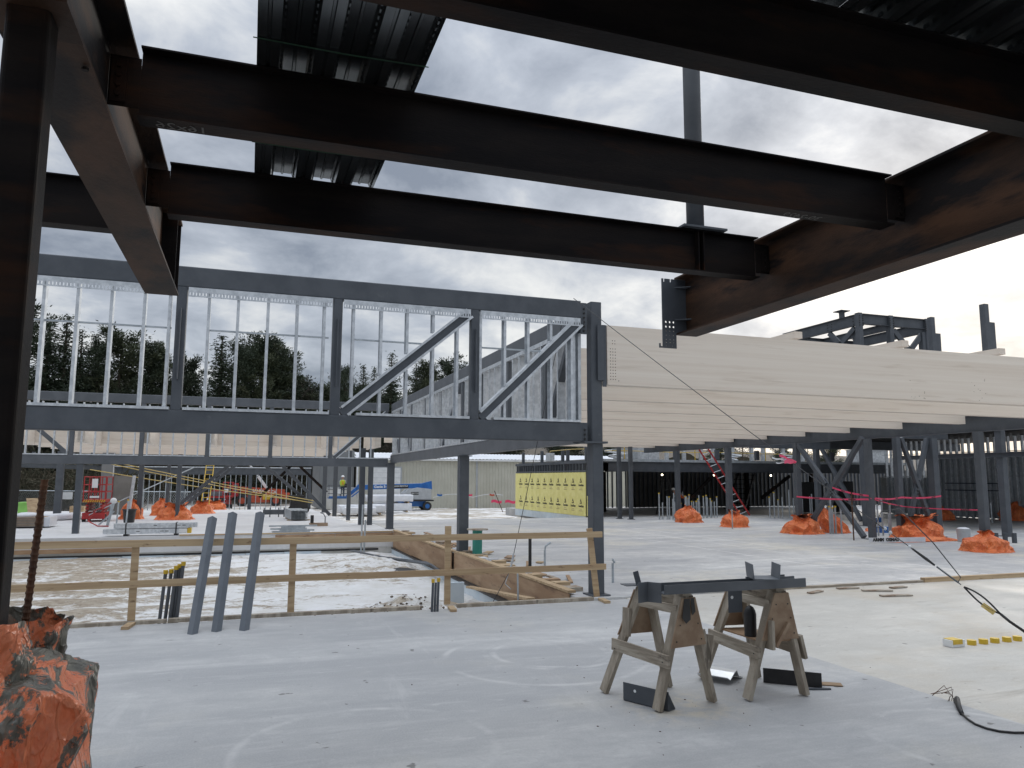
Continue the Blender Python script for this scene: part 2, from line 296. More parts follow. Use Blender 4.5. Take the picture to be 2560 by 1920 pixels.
class B:
    def __init__(s): s.v = []; s.f = []
    def add(s, vs, fs):
        o = len(s.v); s.v += [V(p) for p in vs]; s.f += [tuple(i + o for i in q) for q in fs]; return s
    def box(s, a, b):
        (x0, y0, z0), (x1, y1, z1) = a, b
        return s.add([(x0, y0, z0), (x1, y0, z0), (x1, y1, z0), (x0, y1, z0), (x0, y0, z1), (x1, y0, z1), (x1, y1, z1), (x0, y1, z1)],
                     [(0, 3, 2, 1), (4, 5, 6, 7), (0, 1, 5, 4), (1, 2, 6, 5), (2, 3, 7, 6), (3, 0, 4, 7)])
    def prism(s, prof, p0, p1, up=(0, 0, 1)):
        p0, p1 = V(p0), V(p1); d = (p1 - p0).normalized(); u = d.cross(V(up)).normalized(); w = u.cross(d)
        n = len(prof)
        vs = [p0 + u * a + w * b for a, b in prof] + [p1 + u * a + w * b for a, b in prof]
        fs = [(i, (i + 1) % n, n + (i + 1) % n, n + i) for i in range(n)] + [tuple(range(n - 1, -1, -1)), tuple(range(n, 2 * n))]
        return s.add(vs, fs)
    def cyl(s, p0, p1, r, n=10): 
        d = V(p1) - V(p0); up = (0, 1, 0) if abs(d.normalized().z) > .9 else (0, 0, 1)
        return s.prism(Np(r, n), p0, p1, up)
    def tube(s, pts, r, n=6):
        pts = [V(p) for p in pts]; vs = []; fs = []
        for i, p in enumerate(pts):
            t = (pts[min(i + 1, len(pts) - 1)] - pts[max(i - 1, 0)]).normalized()
            a = t.cross(V((0.13, 0.21, 1))).normalized()
            if a.length < .1: a = V((1, 0, 0))
            b = t.cross(a); rr = r[i] if isinstance(r, (list, tuple)) else r
            vs += [p + a * rr * math.cos(2 * math.pi * k / n) + b * rr * math.sin(2 * math.pi * k / n) for k in range(n)]
        for i in range(len(pts) - 1):
            for k in range(n): fs.append((i * n + k, i * n + (k + 1) % n, (i + 1) * n + (k + 1) % n, (i + 1) * n + k))
        fs += [tuple(range(n - 1, -1, -1)), tuple(range((len(pts) - 1) * n, len(pts) * n))]
        return s.add(vs, fs)
    def grid(s, f, nu, nv, closed=False):
        vs = [f(i / nu, j / nv) for j in range(nv + 1) for i in range(nu + (0 if closed else 1))]
        w = nu if closed else nu + 1
        return s.add(vs, [(j * w + i, j * w + (i + 1) % w, (j + 1) * w + (i + 1) % w, (j + 1) * w + i) for j in range(nv) for i in range(nu)])
    def sphere(s, c, r, n=10, m=6, sz=1.0):
        c = V(c); return s.grid(lambda u, v: c + V((r * math.cos(2 * math.pi * u) * math.sin(math.pi * (v * .98 + .01)), r * math.sin(2 * math.pi * u) * math.sin(math.pi * (v * .98 + .01)), -r * sz * math.cos(math.pi * v))), n, m, True)
    def done(s, name, m, parent=None, smooth=False, origin=None, recalc=True, **kw):
        if parent is not None:
            o = V((0, 0, 0)); q = parent
            while q is not None: o = o + q.location; q = q.parent
            org = V((0, 0, 0))
        else:
            if origin is None:
                xs = [p.x for p in s.v]; ys = [p.y for p in s.v]; origin = ((min(xs) + max(xs)) / 2, (min(ys) + max(ys)) / 2, min(p.z for p in s.v))
            o = org = V(origin)
        me = bpy.data.meshes.new(name); me.from_pydata([p - o for p in s.v], [], s.f)
        if recalc:
            bm = bmesh.new(); bm.from_mesh(me); bmesh.ops.recalc_face_normals(bm, faces=bm.faces); bm.to_mesh(me); bm.free()
        if smooth: me.polygons.foreach_set('use_smooth', [True] * len(me.polygons))
        me.materials.append(MATS[m] if isinstance(m, str) else m)
        ob = bpy.data.objects.new(name, me); col.objects.link(ob)
        if parent is not None: ob.parent = parent
        else: ob.location = org
        for k, v in kw.items(): ob[k] = v
        return ob
def thing(name, loc, label, category, group=None, rz=0.0):
    o = bpy.data.objects.new(name, None); col.objects.link(o); o.location = loc; o.empty_display_size = .1; o.rotation_euler.z = rz
    o['label'] = label; o['category'] = category
    if group: o['group'] = group
    return o
def box(name, a, b, m, parent=None, **kw): return B().box(a, b).done(name, m, parent, **kw)
def dup(ob, parent, loc):                       # same mesh, other place under the same parent
    c = ob.copy(); col.objects.link(c); c.parent = parent; c.location = loc; return c
def copy_tree(o, parent=None):
    c = o.copy(); col.objects.link(c); c.parent = parent
    for ch in o.children: copy_tree(ch, c)
    return c
def put(src, loc, label, rz=0.0, scale=1.0):
    c = copy_tree(src); c.location = loc; c.rotation_euler.z = rz; c.scale = (scale,) * 3; c['label'] = label; return c
def text(name, body, size, loc, xdir, ydir, m, parent=None, ext=0.002, bold=0.0, **kw):
    cu = bpy.data.curves.new(name, 'FONT'); cu.body = body; cu.size = size; cu.extrude = ext; cu.align_x = 'LEFT'; cu.align_y = 'BOTTOM'; cu.offset = bold
    cu.resolution_u = 2
    tmp = bpy.data.objects.new(name, cu); col.objects.link(tmp)
    me = bpy.data.meshes.new_from_object(tmp.evaluated_get(bpy.context.evaluated_depsgraph_get()))
    bpy.data.objects.remove(tmp); bpy.data.curves.remove(cu)
    x = V(xdir).normalized(); y = V(ydir).normalized(); z = x.cross(y)
    mw = Matrix((x, y, z)).transposed().to_4x4(); mw.translation = V(loc)
    me.transform(mw)
    o = V((0, 0, 0)); q = parent
    while q is not None: o = o + q.location; q = q.parent
    if parent is not None: me.transform(Matrix.Translation(-o))
    me.materials.clear(); me.materials.append(MATS[m]); me.name = name
    ob = bpy.data.objects.new(name, me); col.objects.link(ob)
    if parent is not None: ob.parent = parent
    for k, v in kw.items(): ob[k] = v
    return ob
ORD = ['first', 'second', 'third', 'fourth', 'fifth', 'sixth', 'seventh', 'eighth', 'ninth', 'tenth', 'eleventh', 'twelfth', 'thirteenth', 'fourteenth', 'fifteenth', 'sixteenth', 'seventeenth', 'eighteenth', 'nineteenth']
for tens, stem in (('twentieth', 'twenty'), ('thirtieth', 'thirty'), ('fortieth', 'forty'), ('fiftieth', 'fifty')):
    ORD += [tens] + [stem + '-' + o for o in ORD[:9]]
def fbm(x, y, z=0.0, o=5): return noise.fractal(V((x, y, z)), 1.0, 2.0, o)
# ================================================================ SETTING
def sheet(name, xs, ys, zf, m, **kw):
    b = B(); nx = len(xs)
    b.v = [V((x, y, zf(x, y))) for y in ys for x in xs]
    b.f = [(j * nx + i, j * nx + i + 1, (j + 1) * nx + i + 1, (j + 1) * nx + i) for j in range(len(ys) - 1) for i in range(nx - 1)]
    return b.done(name, m, None, smooth=True, origin=(0, 0, 0), recalc=False, **kw)
def lin(a, b, n): return [a + (b - a) * k / n for k in range(n + 1)]
def gz(x, y):
    if -30 <= x <= 5.19 and 10.5 <= y <= 27.2: return -1.05
    h = 0.0
    if y > 31.9: h = -.70 * min(1, (y - 31.9) / 18) - .36 * max(0, min(1, (y - 66) / 14))
    if y > 31 and 4 < x < 26 and y < 70: h += .055 * fbm(x * .9, y * .9)
    if y > 94: h += (y - 94) * .06 + .3 * fbm(x * .1, y * .1)
    if x < -9 and y > 30: h += min(1.2, (-9 - x) * .05)
    if x > 26 and y > 31: h = max(h, 0) if y < 50 else h
    return -0.09 + h
sheet('ground', lin(-400, -40, 8) + lin(-30.01, -30, 1) + lin(-25, 5.18, 40) + [5.19, 5.2] + lin(5.6, 24, 60) + lin(26, 60, 10) + lin(80, 400, 6),
      lin(-300, -20, 6) + [10.48, 10.5] + lin(12, 27.2, 6) + [27.22] + lin(28, 70, 120) + lin(74, 130, 16) + lin(160, 900, 8), gz, 'terrain', kind='structure')
box('near_slab', (-16, -9, -.5), (5.742, 10.93, 0), 'slab_near', kind='structure')
box('side_slab', (5.752, -9, -.5), (34, 11.05, -.004), 'slab_side', kind='structure')
box('main_slab', (5.02, 11.16, -.5), (60, 34.6, 0), 'slab_main', kind='structure')
box('mezzanine_floor_slab', (16.2, 34.62, -.5), (46, 48, -.012), 'slab_main', kind='structure')
b = B(); b.prism([(-26, 26.92), (5.0, 26.92), (5.0, 31.9), (4.15, 32.6), (3.7, 48), (-26, 48)], (0, 0, -.5), (0, 0, 0), (0, 1, 0))
for p in b.v: p.x = -p.x            # prism's lateral axis points the other way here
b.done('far_slab', 'slab_far', kind='structure')
# pit floor: rutted snow and sand
def pz(x, y):
    z = -.66 + .05 * fbm(x * .5, y * .9, 3.0) + .028 * fbm(x * 1.6, y * 3.2, 7.0)
    z += .03 * math.sin(y * 4.3 + 1.2 * fbm(x * .2, y * .2)) * max(0, min(1, (-x + 1) / 4))
    z += .42 * math.exp(-((x - 2.9) / 1.1) ** 2 - ((y - 13.6) / 1.2) ** 2) * (1 + .5 * fbm(x * 2.5, y * 2.5))
    z += .25 * math.exp(-((x - 3.4) / 1.6) ** 2 - ((y - 22.0) / 2.6) ** 2) * (1 + .4 * fbm(x * 2, y * 2))
    z -= max(0, (x - 4.1)) * .12
    return z
sheet('pit_floor', lin(-16, -6, 40) + lin(-5.88, 4.98, 100), lin(10.9, 26.95, 150), pz, 'snow_sand', kind='structure')

# ---- foundation walls and forms round the pit
w = thing('foundation_wall', (-5, 27.0, -.9), 'concrete foundation wall along the far side of the open pit', 'wall')
box('wall_body', (-20, 26.94, -.9), (4.94, 27.14, -.006), 'wall_concrete', w)
for k in range(14):
    x = -14.6 + k * 1.22
    if x < 1.5: box('foam_board', (x, 26.87, -.85), (x + 1.20, 26.937, -.60 + rnd.uniform(-.015, .015)), 'foam_board', w)
box('membrane_strip', (-16, 26.90, -.60), (4.4, 26.937, -.545), 'black', w)
box('form_board', (-9.5, 26.885, -.47), (-3.3, 26.938, -.34), 'plywood', w); box('form_board', (.95, 26.885, -.19), (2.9, 26.938, -.03), 'plywood', w); box('form_board', (2.92, 26.885, -.20), (4.9, 26.938, -.02), 'plywood', w)
box('edge_strip', (-2.0, 26.9, .003), (4.9, 27.0, .04), 'lumber', w)
w = thing('plywood_form', (5, 20, -.6), 'long plywood formwork lining the right side of the pit below the clerestory truss', 'formwork')
yy = 11.55; k = 0
while yy < 26.8:
    y1 = min(yy + 2.42, 26.9); x = 5.0 if yy < 18.6 else 4.93
    box('plywood_sheet', (x - .018, yy + .004, -.52 + rnd.uniform(-.02, .02)), (x, y1 - .004, .03 + rnd.uniform(-.012, .012)), 'plywood', w)
    box('top_board', (x - .03, yy + .01, .035), (x + .11, y1 - .01, .075), 'lumber', w)
    yy = y1; k += 1
box('footing_face', (4.86, 11.2, -.9), (4.96, 26.86, -.53), 'foam_board', w)
box('membrane_strip', (4.83, 12.5, -.56), (4.975, 26.8, -.525), 'black', w)
for k in range(26):
    y = 11.9 + k * .58
    x = 5.13 + rnd.uniform(-.02, .02)
    o = box('ledge_block', (x, y, .002), (x + .26 + rnd.uniform(-.1, .1), y + rnd.uniform(.06, .4), .045 + rnd.uniform(0, .06)), rnd.choice(['debris', 'plywood', 'lumber', 'white_wrap']), w)
w = thing('pit_edge_curb', (0, 11, 0), 'weathered grey boards edging the near slab along the pit', 'board')
xs_ = [-14, -9.2, -4.1, -.9, 2.42, 2.95, 5.15]
for i in range(len(xs_) - 1):
    if i == 4: continue
    box('board', (xs_[i] + .01, 10.935, .003), (xs_[i + 1] - .01, 11.03, .045 + .006 * (i % 2)), 'old_lumber', w)
w = thing('slab_edge_board', (12, 11.1, 0), 'long wooden edge board lying across the slab joint right of the sawhorses', 'board')
box('board', (8.2, 11.052, -.02), (11.9, 11.15, .035), 'old_lumber_flat', w); box('board', (11.93, 11.05, -.02), (19, 11.15, .075), 'lumber', w)
for i, (x, y, l_, a) in enumerate(((10.85, 10.62, .35, .1), (9.92, 10.81, .4, -.1), (10.18, 10.42, .5, -.35), (10.05, 9.89, .55, -.15), (9.05, 10.6, .4, .4), (7.6, 10.75, .3, .2))):
    b = B(); c, s = math.cos(a), math.sin(a)
    b.prism(Rp(.1, .02), (x - l_ / 2 * c, y - l_ / 2 * s, .012), (x + l_ / 2 * c, y + l_ / 2 * s, .012))
    b.done('wood_scrap', 'debris', label='flat wood scrap on the pale slab near the edge board, %s from the right' % ORD[i], category='wood scrap', group='wood scraps by the edge board')

# ================================================================ OVERHEAD BROWN STEEL
TZ = 4.2
def bolt_set(pts, axis, m, parent, r=.014, t=.012):
    b = B(); ax = V(axis)
    for p in pts: b.cyl(V(p), V(p) + ax * t, r, 6)
    return b.done('bolts', m, parent, kind='stuff')
def holed_plate(name, Y, x0, x1, z0, z1, m, parent, holes=True):
    # flat plate in a plane of constant Y with rows of through holes and slot notches in its top edge
    b = B(); nx, nz_ = 60, 190; t = .008
    dx, dz = (x1 - x0) / nx, (z1 - z0) / nz_
    hs = [(x0 + .045 + j * .05, zz_, .0135 if i < 2 else .0075) for i, zz_ in enumerate((3.665, 3.61, 3.56, 3.51, 3.46, 3.425)) for j in range(3)] + [(x0 + .045, 3.385, .006), (x0 + .125, 3.385, .006)]
    if not holes: hs = []
    solid = {}
    for i in range(nx):
        for j in range(nz_):
            px, pz_ = x0 + (i + .5) * dx, z0 + (j + .5) * dz
            hit = any((px - hx) ** 2 + (pz_ - hz) ** 2 < r * r for hx, hz, r in hs)
            if holes and pz_ > z1 - .04 and any(abs(px - q) < .009 for q in (x0 + .03, x0 + .115)): hit = True
            solid[i, j] = not hit
    for (i, j), s_ in solid.items():
        if not s_: continue
        a, c, d, e_ = x0 + i * dx, x0 + (i + 1) * dx, z0 + j * dz, z0 + (j + 1) * dz
        for y in (Y - t, Y + t): b.add([(a, y, d), (c, y, d), (c, y, e_), (a, y, e_)], [(0, 1, 2, 3)])
        for di, dj, q in ((1, 0, ((c, d), (c, e_))), (-1, 0, ((a, d), (a, e_))), (0, 1, ((a, e_), (c, e_))), (0, -1, ((a, d), (c, d)))):
            if not solid.get((i + di, j + dj), False):
                (xa, za), (xb, zb) = q; b.add([(xa, Y - t, za), (xa, Y + t, za), (xb, Y + t, zb), (xb, Y - t, zb)], [(0, 1, 2, 3)])
    if holes: b.box((x0 - .045, Y - t, z0), (x0 - .0002, Y + t, z0 + .018)); b.box((x0 - .045, Y - t, z0 + .0182), (x0 - .03, Y + t, z0 + .05))
    return b.done(name, m, parent, recalc=False)
def girder(X, yend, label, hang):
    g = thing('steel_girder', (X, 2, 3.52), label, 'girder', 'deep brown overhead girders')
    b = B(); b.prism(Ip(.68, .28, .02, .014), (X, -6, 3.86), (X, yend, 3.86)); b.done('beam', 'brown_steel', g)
    if hang:
        holed_plate('knife_plate', yend - .02, X - .32, X - .142, 3.36, 4.175, 'primer', g)
        b = B(); b.box((X - .1418, yend - .028, 3.545), (X + .0, yend - .012, 4.175)); b.done('plate_root', 'primer', g)
        b = B(); b.box((X + .008, yend - .028, 3.545), (X + .05, yend + .0, 4.175)); b.done('end_plate', 'primer', g)
        for z in (3.69, 4.07):
            b = B(); b.add([(X - .16, yend - .03, z), (X - .01, yend - .03, z), (X - .01, yend - .14, z), (X - .16, yend - .03, z + .012), (X - .01, yend - .03, z + .012), (X - .01, yend - .14, z + .012)],
                           [(0, 2, 1), (3, 4, 5), (0, 1, 4, 3), (1, 2, 5, 4), (2, 0, 3, 5)]); b.done('gusset', 'primer', g)
    else:
        for y in (yend - .02, yend - .34): box('stiffener', (X + .008, y - .012, 3.545), (X + .132, y, 4.178), 'black_steel', g)
        box('stiffener', (X - .132, yend - .032, 3.545), (X - .008, yend - .02, 4.178), 'black_steel', g)
        box('end_tab', (X + .05, yend + .001, 3.70), (X + .066, yend + .10, 4.17), 'black_steel', g)
    return g
g1 = girder(-.82, 7.44, 'brown steel girder at the left, running overhead from the square column toward the truss', False)
g2 = girder(4.74, 7.52, 'deep rusty girder at the right ending in a perforated hanging plate', True)
PY = (2.85, 4.38, 6.0)
PL_ = ('nearest black purlin, under the metal deck at the upper right', 'middle black purlin crossing below the single deck strip', 'farthest black purlin carrying the grey round post')
for k, Y in enumerate(PY):
    p = thing('steel_purlin', (2, Y, 3.8), PL_[k], 'purlin', 'purlins between the overhead girders')
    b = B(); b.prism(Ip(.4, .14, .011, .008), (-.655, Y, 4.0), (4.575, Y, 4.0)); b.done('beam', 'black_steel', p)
    for xa, xb, s in ((-.812, -.655, 1), (4.575, 4.732, -1)):
        box('connection_plate', (xa, Y - .012, 3.86), (xb, Y - .002 - .008, 4.15), 'black_steel', p)
        xc = xa + .012 if s > 0 else xb - .09
        b = B(); b.box((xc, Y - .03, 3.88), (xc + .078, Y - .0125, 4.13)); b.done('clip_angle', 'black_steel', p)
        bolt_set([(xc + .04, Y - .03, 3.92 + .055 * q) for q in range(4)], (0, -1, 0), 'black_steel', p)
text('chalk_mark', '16x26', .11, (-.30, 4.449, 3.798), (-1, 0, 0), (0, -1, 0), 'chalk', bpy.data.objects['steel_purlin.001'], ext=.0005)
text('chalk_mark', '30-2429', .10, (3.95, 4.449, 3.798), (-1, 0, 0), (0, -1, 0), 'chalk', bpy.data.objects['steel_purlin.001'], ext=.0005)
p = thing('steel_purlin', (-3.5, 6.53, 3.8), 'short length of black beam left of the left girder, behind the square column', 'purlin', 'purlins between the overhead girders')
b = B(); b.prism(Ip(.4, .14, .011, .008), (-6.5, 6.53, 4.0), (-.985, 6.53, 4.0)); b.done('beam', 'black_steel', p)
box('connection_plate', (-.985, 6.518, 3.86), (-.83, 6.522, 4.15), 'black_steel', p)
# column at the left
c1 = thing('steel_column', (-.805, 2.96, 0), 'dark square steel column at the left edge rising from the muddy tarp', 'column')
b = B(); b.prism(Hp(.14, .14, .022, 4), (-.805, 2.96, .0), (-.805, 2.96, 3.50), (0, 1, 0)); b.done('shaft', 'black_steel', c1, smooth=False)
box('cap_plate', (-.94, 2.82, 3.50), (-.67, 3.10, 3.518), 'brown_steel', c1)
bolt_set([(-.70 + .0, 3.30, 3.5), (-.93, 3.30, 3.5)], (0, 0, 1), 'black_steel', c1)
# post standing on the far purlin
ps = thing('grey_post', (3.915, 6.0, 4.2), 'grey round post standing on the farthest black purlin against the sky', 'post')
b = B(); b.cyl((3.915, 6.0, 4.225), (3.915, 6.0, 8.2), .083, 28); o = b.done('shaft', 'primer_light', ps)
for q in o.data.polygons: q.use_smooth = len(q.vertices) == 4
box('base_plate', (3.72, 5.88, 4.2045), (4.19, 6.12, 4.224), 'primer', ps)
for x in (3.90, 3.955): box('stiffener', (x, 5.932, 3.812), (x + .01, 5.995, 4.188), 'black_steel', ps)
# metal decking
def deck_sheet(x0, n, y0, y1, z, label, cat='metal deck', fine=True):
    t = thing('deck_sheet', (x0 + n * .1525, (y0 + y1) / 2, z), label, cat, 'corrugated deck sheets overhead')
    for k in range(n):
        x = x0 + k * .305; b = B()
        pr = [(0, 0), (.048, 0), (.053, .012), (.067, .012), (.072, 0), (.12, 0), (.145, .074), (.195, .074), (.2, .064), (.214, .064), (.219, .074), (.275, .074), (.305, 0)]
        vs = []
        for yy_ in (y0, y1): vs += [(x + a, yy_, z + c) for a, c in pr]
        m_ = len(pr); b.add(vs, [(i, i + 1, m_ + i + 1, m_ + i) for i in range(m_ - 1)])
        # embossments on the inner slopes
        if fine:
            for j in range(int((y1 - y0) / .06)):
                yb = y0 + .03 + j * .06
                b.box((x + .131, yb, z + .028), (x + .139, yb + .03, z + .05)); b.box((x + .284, yb, z + .03), (x + .292, yb + .03, z + .05))
        b.done('flute', 'deck', t, recalc=False)
    return t
deck_sheet(-.06, 3, 2.2, 6.06, TZ + .003, 'single strip of corrugated metal deck reaching out over the purlins against the sky')
for i in range(7):
    deck_sheet(.853 + i * .9135, 3, -6, 2.93, TZ + .003 + .002 * (i % 2), 'corrugated deck sheet %s from the left in the roofed corner at the upper right' % ORD[i], fine=i > 1)
for i in range(6):  # unseen extra roof, added at the left to shade surfaces facing the camera
    deck_sheet(-.973 - i * .9135, 3, -6, 1.2, TZ + .003 + .001 * (i % 2), 'unseen corrugated deck sheet %s from the camera toward the left, added to darken near steel' % ORD[i], fine=False)
deck_sheet(-.06, 3, -6, 2.19, TZ + .005, 'corrugated deck sheet overhead behind the single outreaching strip', fine=False)
for (ya, lab) in ((4.02, 'thin green string tied under the deck strip before the middle purlin'), (5.36, 'thin green string tied under the deck strip before the farthest purlin')):
    B().tube([(-.08, ya, TZ - .004), (.4, ya - .01, TZ - .012), (.87, ya - .02, TZ - .004)], .0035, 5).done('string', 'green', label=lab, category='string', group='green strings under the deck')
# ================================================================ CLERESTORY TRUSSES ROUND THE PIT
def stud_v(parent, base, h, depth, flange, axis, m='galv', name='stud'):
    """vertical C stud; axis: 'x' web normal along X, 'y' web normal along Y"""
    up = (0, 1, 0) if axis == 'x' else (1, 0, 0)
    b = B(); b.prism(Cp(depth, flange, .003), base, (base[0], base[1], base[2] + h), up); return b.done(name, m, parent)
def slotted_track(parent, p0, p1, z0, z1, yf, along='x', m='galv'):
    # deflection track leg with vertical slots, front face
    b = B(); n = int(abs(p1 - p0) / .042); zs = (z0, z0 + .035, z1 - .03, z1)
    for k in range(n):
        a = p0 + (p1 - p0) * k / n; c = p0 + (p1 - p0) * (k + 1) / n; s = (c - a) * .33
        for u0, u1, w0, w1 in ((a, a + s, z0, z1), (c - s, c, z0, z1), (a + s, c - s, z0, z0 + .022), (a + s, c - s, z1 - .075, z1)):
            if along == 'x': b.box((u0, yf, w0), (u1, yf + .002, w1))
            else: b.box((yf, u0, w0), (yf + .002, u1, w1))
    return b.done('slotted_track', m, parent, recalc=False)
def truss_x(name, label, Y, x0, x1, zb, zt, posts, studs, diags, depth=.15, ch=.29, pw=.14, slots=True, m='primer', bridging=True, fins=False):
    t = thing(name, ((x0 + x1) / 2, Y, zb[0]), label, 'truss')
    yc = Y + depth / 2
    for nm, (a, c) in (('bottom_chord', zb), ('top_chord', zt)):
        b = B(); b.prism(Hp(depth, c - a, .02), (x0, yc, (a + c) / 2), (x1, yc, (a + c) / 2)); b.done(nm, m, t)
    for p in posts:
        b = B(); b.prism(Hp(pw, depth - .01, .02), (p, yc, zb[1]), (p, yc, zt[0]), (0, 1, 0)); po = b.done('post', m, t)
        if fins: box('fin_plate', (p - .008 - .0, Y - .075, zb[1] + .42), (p + .008, Y + .004, zt[0] - .32), m, po)
    for (xa, xb) in diags:
        A, C = V((xa, yc, zb[1] + .02)), V((xb, yc, zt[0] - .02)); b = B()
        d_ = (C - A).normalized(); nrm = V((-d_.z, 0, d_.x))
        b.prism(Hp(depth - .03, .13, .015), A, C); dg = b.done('diagonal', m, t)
        for s in (-1, 1):
            o_ = nrm * s * .072
            b = B(); b.prism(Cp(.036, depth + .02, .002)[::1], A + d_ * .05 + o_ + V((0, -depth / 2 - .01, 0)), C - d_ * .05 + o_ + V((0, -depth / 2 - .01, 0))) if False else b.prism(Rp(depth + .025, .036), A + d_ * .06 + o_, C - d_ * .06 + o_)
            b.done('diagonal_track', 'galv', dg)
    ed = [x0] + [v for p in posts for v in (p - pw / 2, p + pw / 2)] + [x1]
    for k in range(0, len(ed), 2):
        a, c = ed[k], ed[k + 1]
        if c - a < .3: continue
        dg = [d for d in diags if d[0] > a - .1 and d[1] < c + .2]
        box('bottom_track', (a + .015 if not dg else a + .24, Y - .012, zb[1] + .0015), (c - .015, Y + depth - .01, zb[1] + .04), 'galv', t)
        if slots:
            slotted_track(t, a + .01, c - .01, zt[0] - .14, zt[0] - .002, Y - .008)
            box('track_web', (a + .01, Y - .004, zt[0] - .012), (c - .01, Y + depth - .02, zt[0] - .003), 'galv_dull', t)
        ss = [s for s in studs if a - .05 <= s <= c + .05]
        for s in ss:
            h0, h1 = zb[1] + .042, zt[0] - (.02 if slots else .03)
            cuts = [(h0, h1)]
            for d in dg:
                zd = zb[1] + (zt[0] - zb[1]) * (s - d[0]) / (d[1] - d[0])
                cuts = [(h0, zd - .13), (zd + .13, h1)]
            for q0, q1 in cuts:
                if q1 - q0 > .15: stud_v(t, (s, yc, q0), q1 - q0, depth - .02, .041, 'x')
        if bridging:
            z = zb[1] + (zt[0] - zb[1]) * .655
            cc = c - .05
            if dg: cc = dg[0][0] + (dg[0][1] - dg[0][0]) * .60
            if ss: box('bridging', (min(ss) - .02, yc - .02, z), (cc, yc + .016, z + .022), 'galv_dull', t)
    return t
ST1 = [-2.66, -2.26, -1.85, -1.44, -1.12, -.61, -.22, .19, .60, .99, 1.42, 1.84, 2.24, 2.65, 3.04, 3.42, 3.83, 4.23, 4.63, 5.0]
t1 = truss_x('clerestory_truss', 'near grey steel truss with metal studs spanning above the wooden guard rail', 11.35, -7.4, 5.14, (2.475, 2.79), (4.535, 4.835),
             (-5.35, -3.2, -.99, 1.165, 3.31), [-4.9, -4.5, -4.1, -3.7, -3.1] + ST1, ((1.26, 3.26), (3.41, 5.16)), fins=True)
for z0, z1 in ((2.49, 2.78), (4.30, 4.80)):
    box('end_plate', (5.142, 11.36, z0), (5.16, 11.49, z1), 'primer', t1)
    box('bolt_plate', (5.162, 11.385, z0 - .02), (5.262, 11.415, z1 + .01), 'primer', t1)
    bolt_set([(5.212, 11.385, z0 + .03 + q * .075) for q in range(int((z1 - z0) / .075))], (0, -1, 0), 'black', t1, .018, .02)
for x in (5.10, 5.205): stud_v(t1, (x, 11.56, 2.83), 1.62, .12, .055, 'x', name='jamb_stud')
# near corner column
k1 = thing('steel_column', (5.39, 11.47, 0), 'grey steel column at the pit corner where the guard rail ends', 'column')
b = B(); b.prism(Hp(.19, .235, .02), (5.435, 11.47, .0), (5.435, 11.47, 2.45), (0, 1, 0)); b.done('lower_shaft', 'primer', k1)
b = B(); b.prism(Hp(.20, .20, .02), (5.43, 11.46, 2.486), (5.43, 11.46, 4.84), (0, 1, 0)); b.done('upper_shaft', 'primer', k1)
box('splice_plate', (5.17, 11.30, 2.452), (5.59, 11.62, 2.484), 'primer', k1)
b = B(); b.prism(Cp(.1, .12, .008), (5.545, 11.36, 3.50), (5.545, 11.36, 4.44), (0, 1, 0)); b.box((5.53, 11.345, 3.40), (5.60, 11.358, 4.45)); b.done('beam_bracket', 'primer', k1)
box('base_plate', (5.27, 11.28, 0.002), (5.60, 11.64, .022), 'primer', k1)
# receding truss
t2 = thing('clerestory_truss', (5.1, 20, 2.45), 'receding grey steel truss with closely set studs along the right side of the pit', 'truss')
for nm, (a, c) in (('bottom_chord', (2.45, 2.735)), ('top_chord', (4.42, 4.70))):
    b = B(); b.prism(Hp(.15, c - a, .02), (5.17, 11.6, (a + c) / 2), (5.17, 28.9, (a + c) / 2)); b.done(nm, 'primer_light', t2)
P2Y = [12.95, 15.1, 17.2, 18.75, 20.9, 23.0, 25.1, 27.2]
for y in P2Y:
    b = B(); b.prism(Hp(.13, .14, .02), (5.17, y, 2.735), (5.17, y, 4.42), (0, 1, 0)); b.done('post', 'primer_light', t2)
y = 11.85
while y < 28.7:
    if min(abs(y - p) for p in P2Y) > .1: stud_v(t2, (5.17, y, 2.775), 1.60, .15, .05, 'y')
    y += .406
box('bottom_track', (5.085, 11.62, 2.7365), (5.255, 28.8, 2.776), 'galv', t2)
box('top_track', (5.085, 11.62, 4.34), (5.255, 28.8, 4.4185), 'galv', t2)
for ya, yb in ((11.75, 12.85), (17.3, 18.65), (18.85, 20.8), (27.1, 25.2), (28.7, 27.3)):
    b = B(); b.prism(Rp(.12, .10), (5.17, ya, 4.40), (5.17, yb, 2.78)); b.done('diagonal', 'primer', t2)
for (x, y, lab) in ((5.09, 18.6, 'grey steel column under the middle of the receding truss, beside the teal bucket'), (5.02, 28.55, 'grey steel column at the far corner of the pit under two trusses')):
    k = thing('steel_column', (x, y, 0), lab, 'column'); b = B(); b.prism(Hp(.25, .25, .02), (x + .05, y, 0), (x + .05, y, 2.425), (0, 1, 0)); b.done('shaft', 'primer', k)
    box('cap_plate', (x - .13, y - .2, 2.427), (x + .23, y + .2, 2.447), 'primer', k); box('base_plate', (x - .1, y - .17, .002), (x + .2, y + .17, .02), 'primer', k)
# far truss
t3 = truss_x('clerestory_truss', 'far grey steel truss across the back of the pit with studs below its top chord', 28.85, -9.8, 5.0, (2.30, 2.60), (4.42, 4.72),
             (-7.79, -5.66, -3.53, -1.41, .72, 2.85), [-9.4 + .405 * k for k in range(35)], ((2.98, 4.95),), slots=False, m='primer_light', bridging=False)
b = B(); b.prism(Rp(.12, .13), (-7.70, 28.92, 4.38), (-5.76, 28.92, 2.64)); b.done('diagonal', 'primer_light', t3)
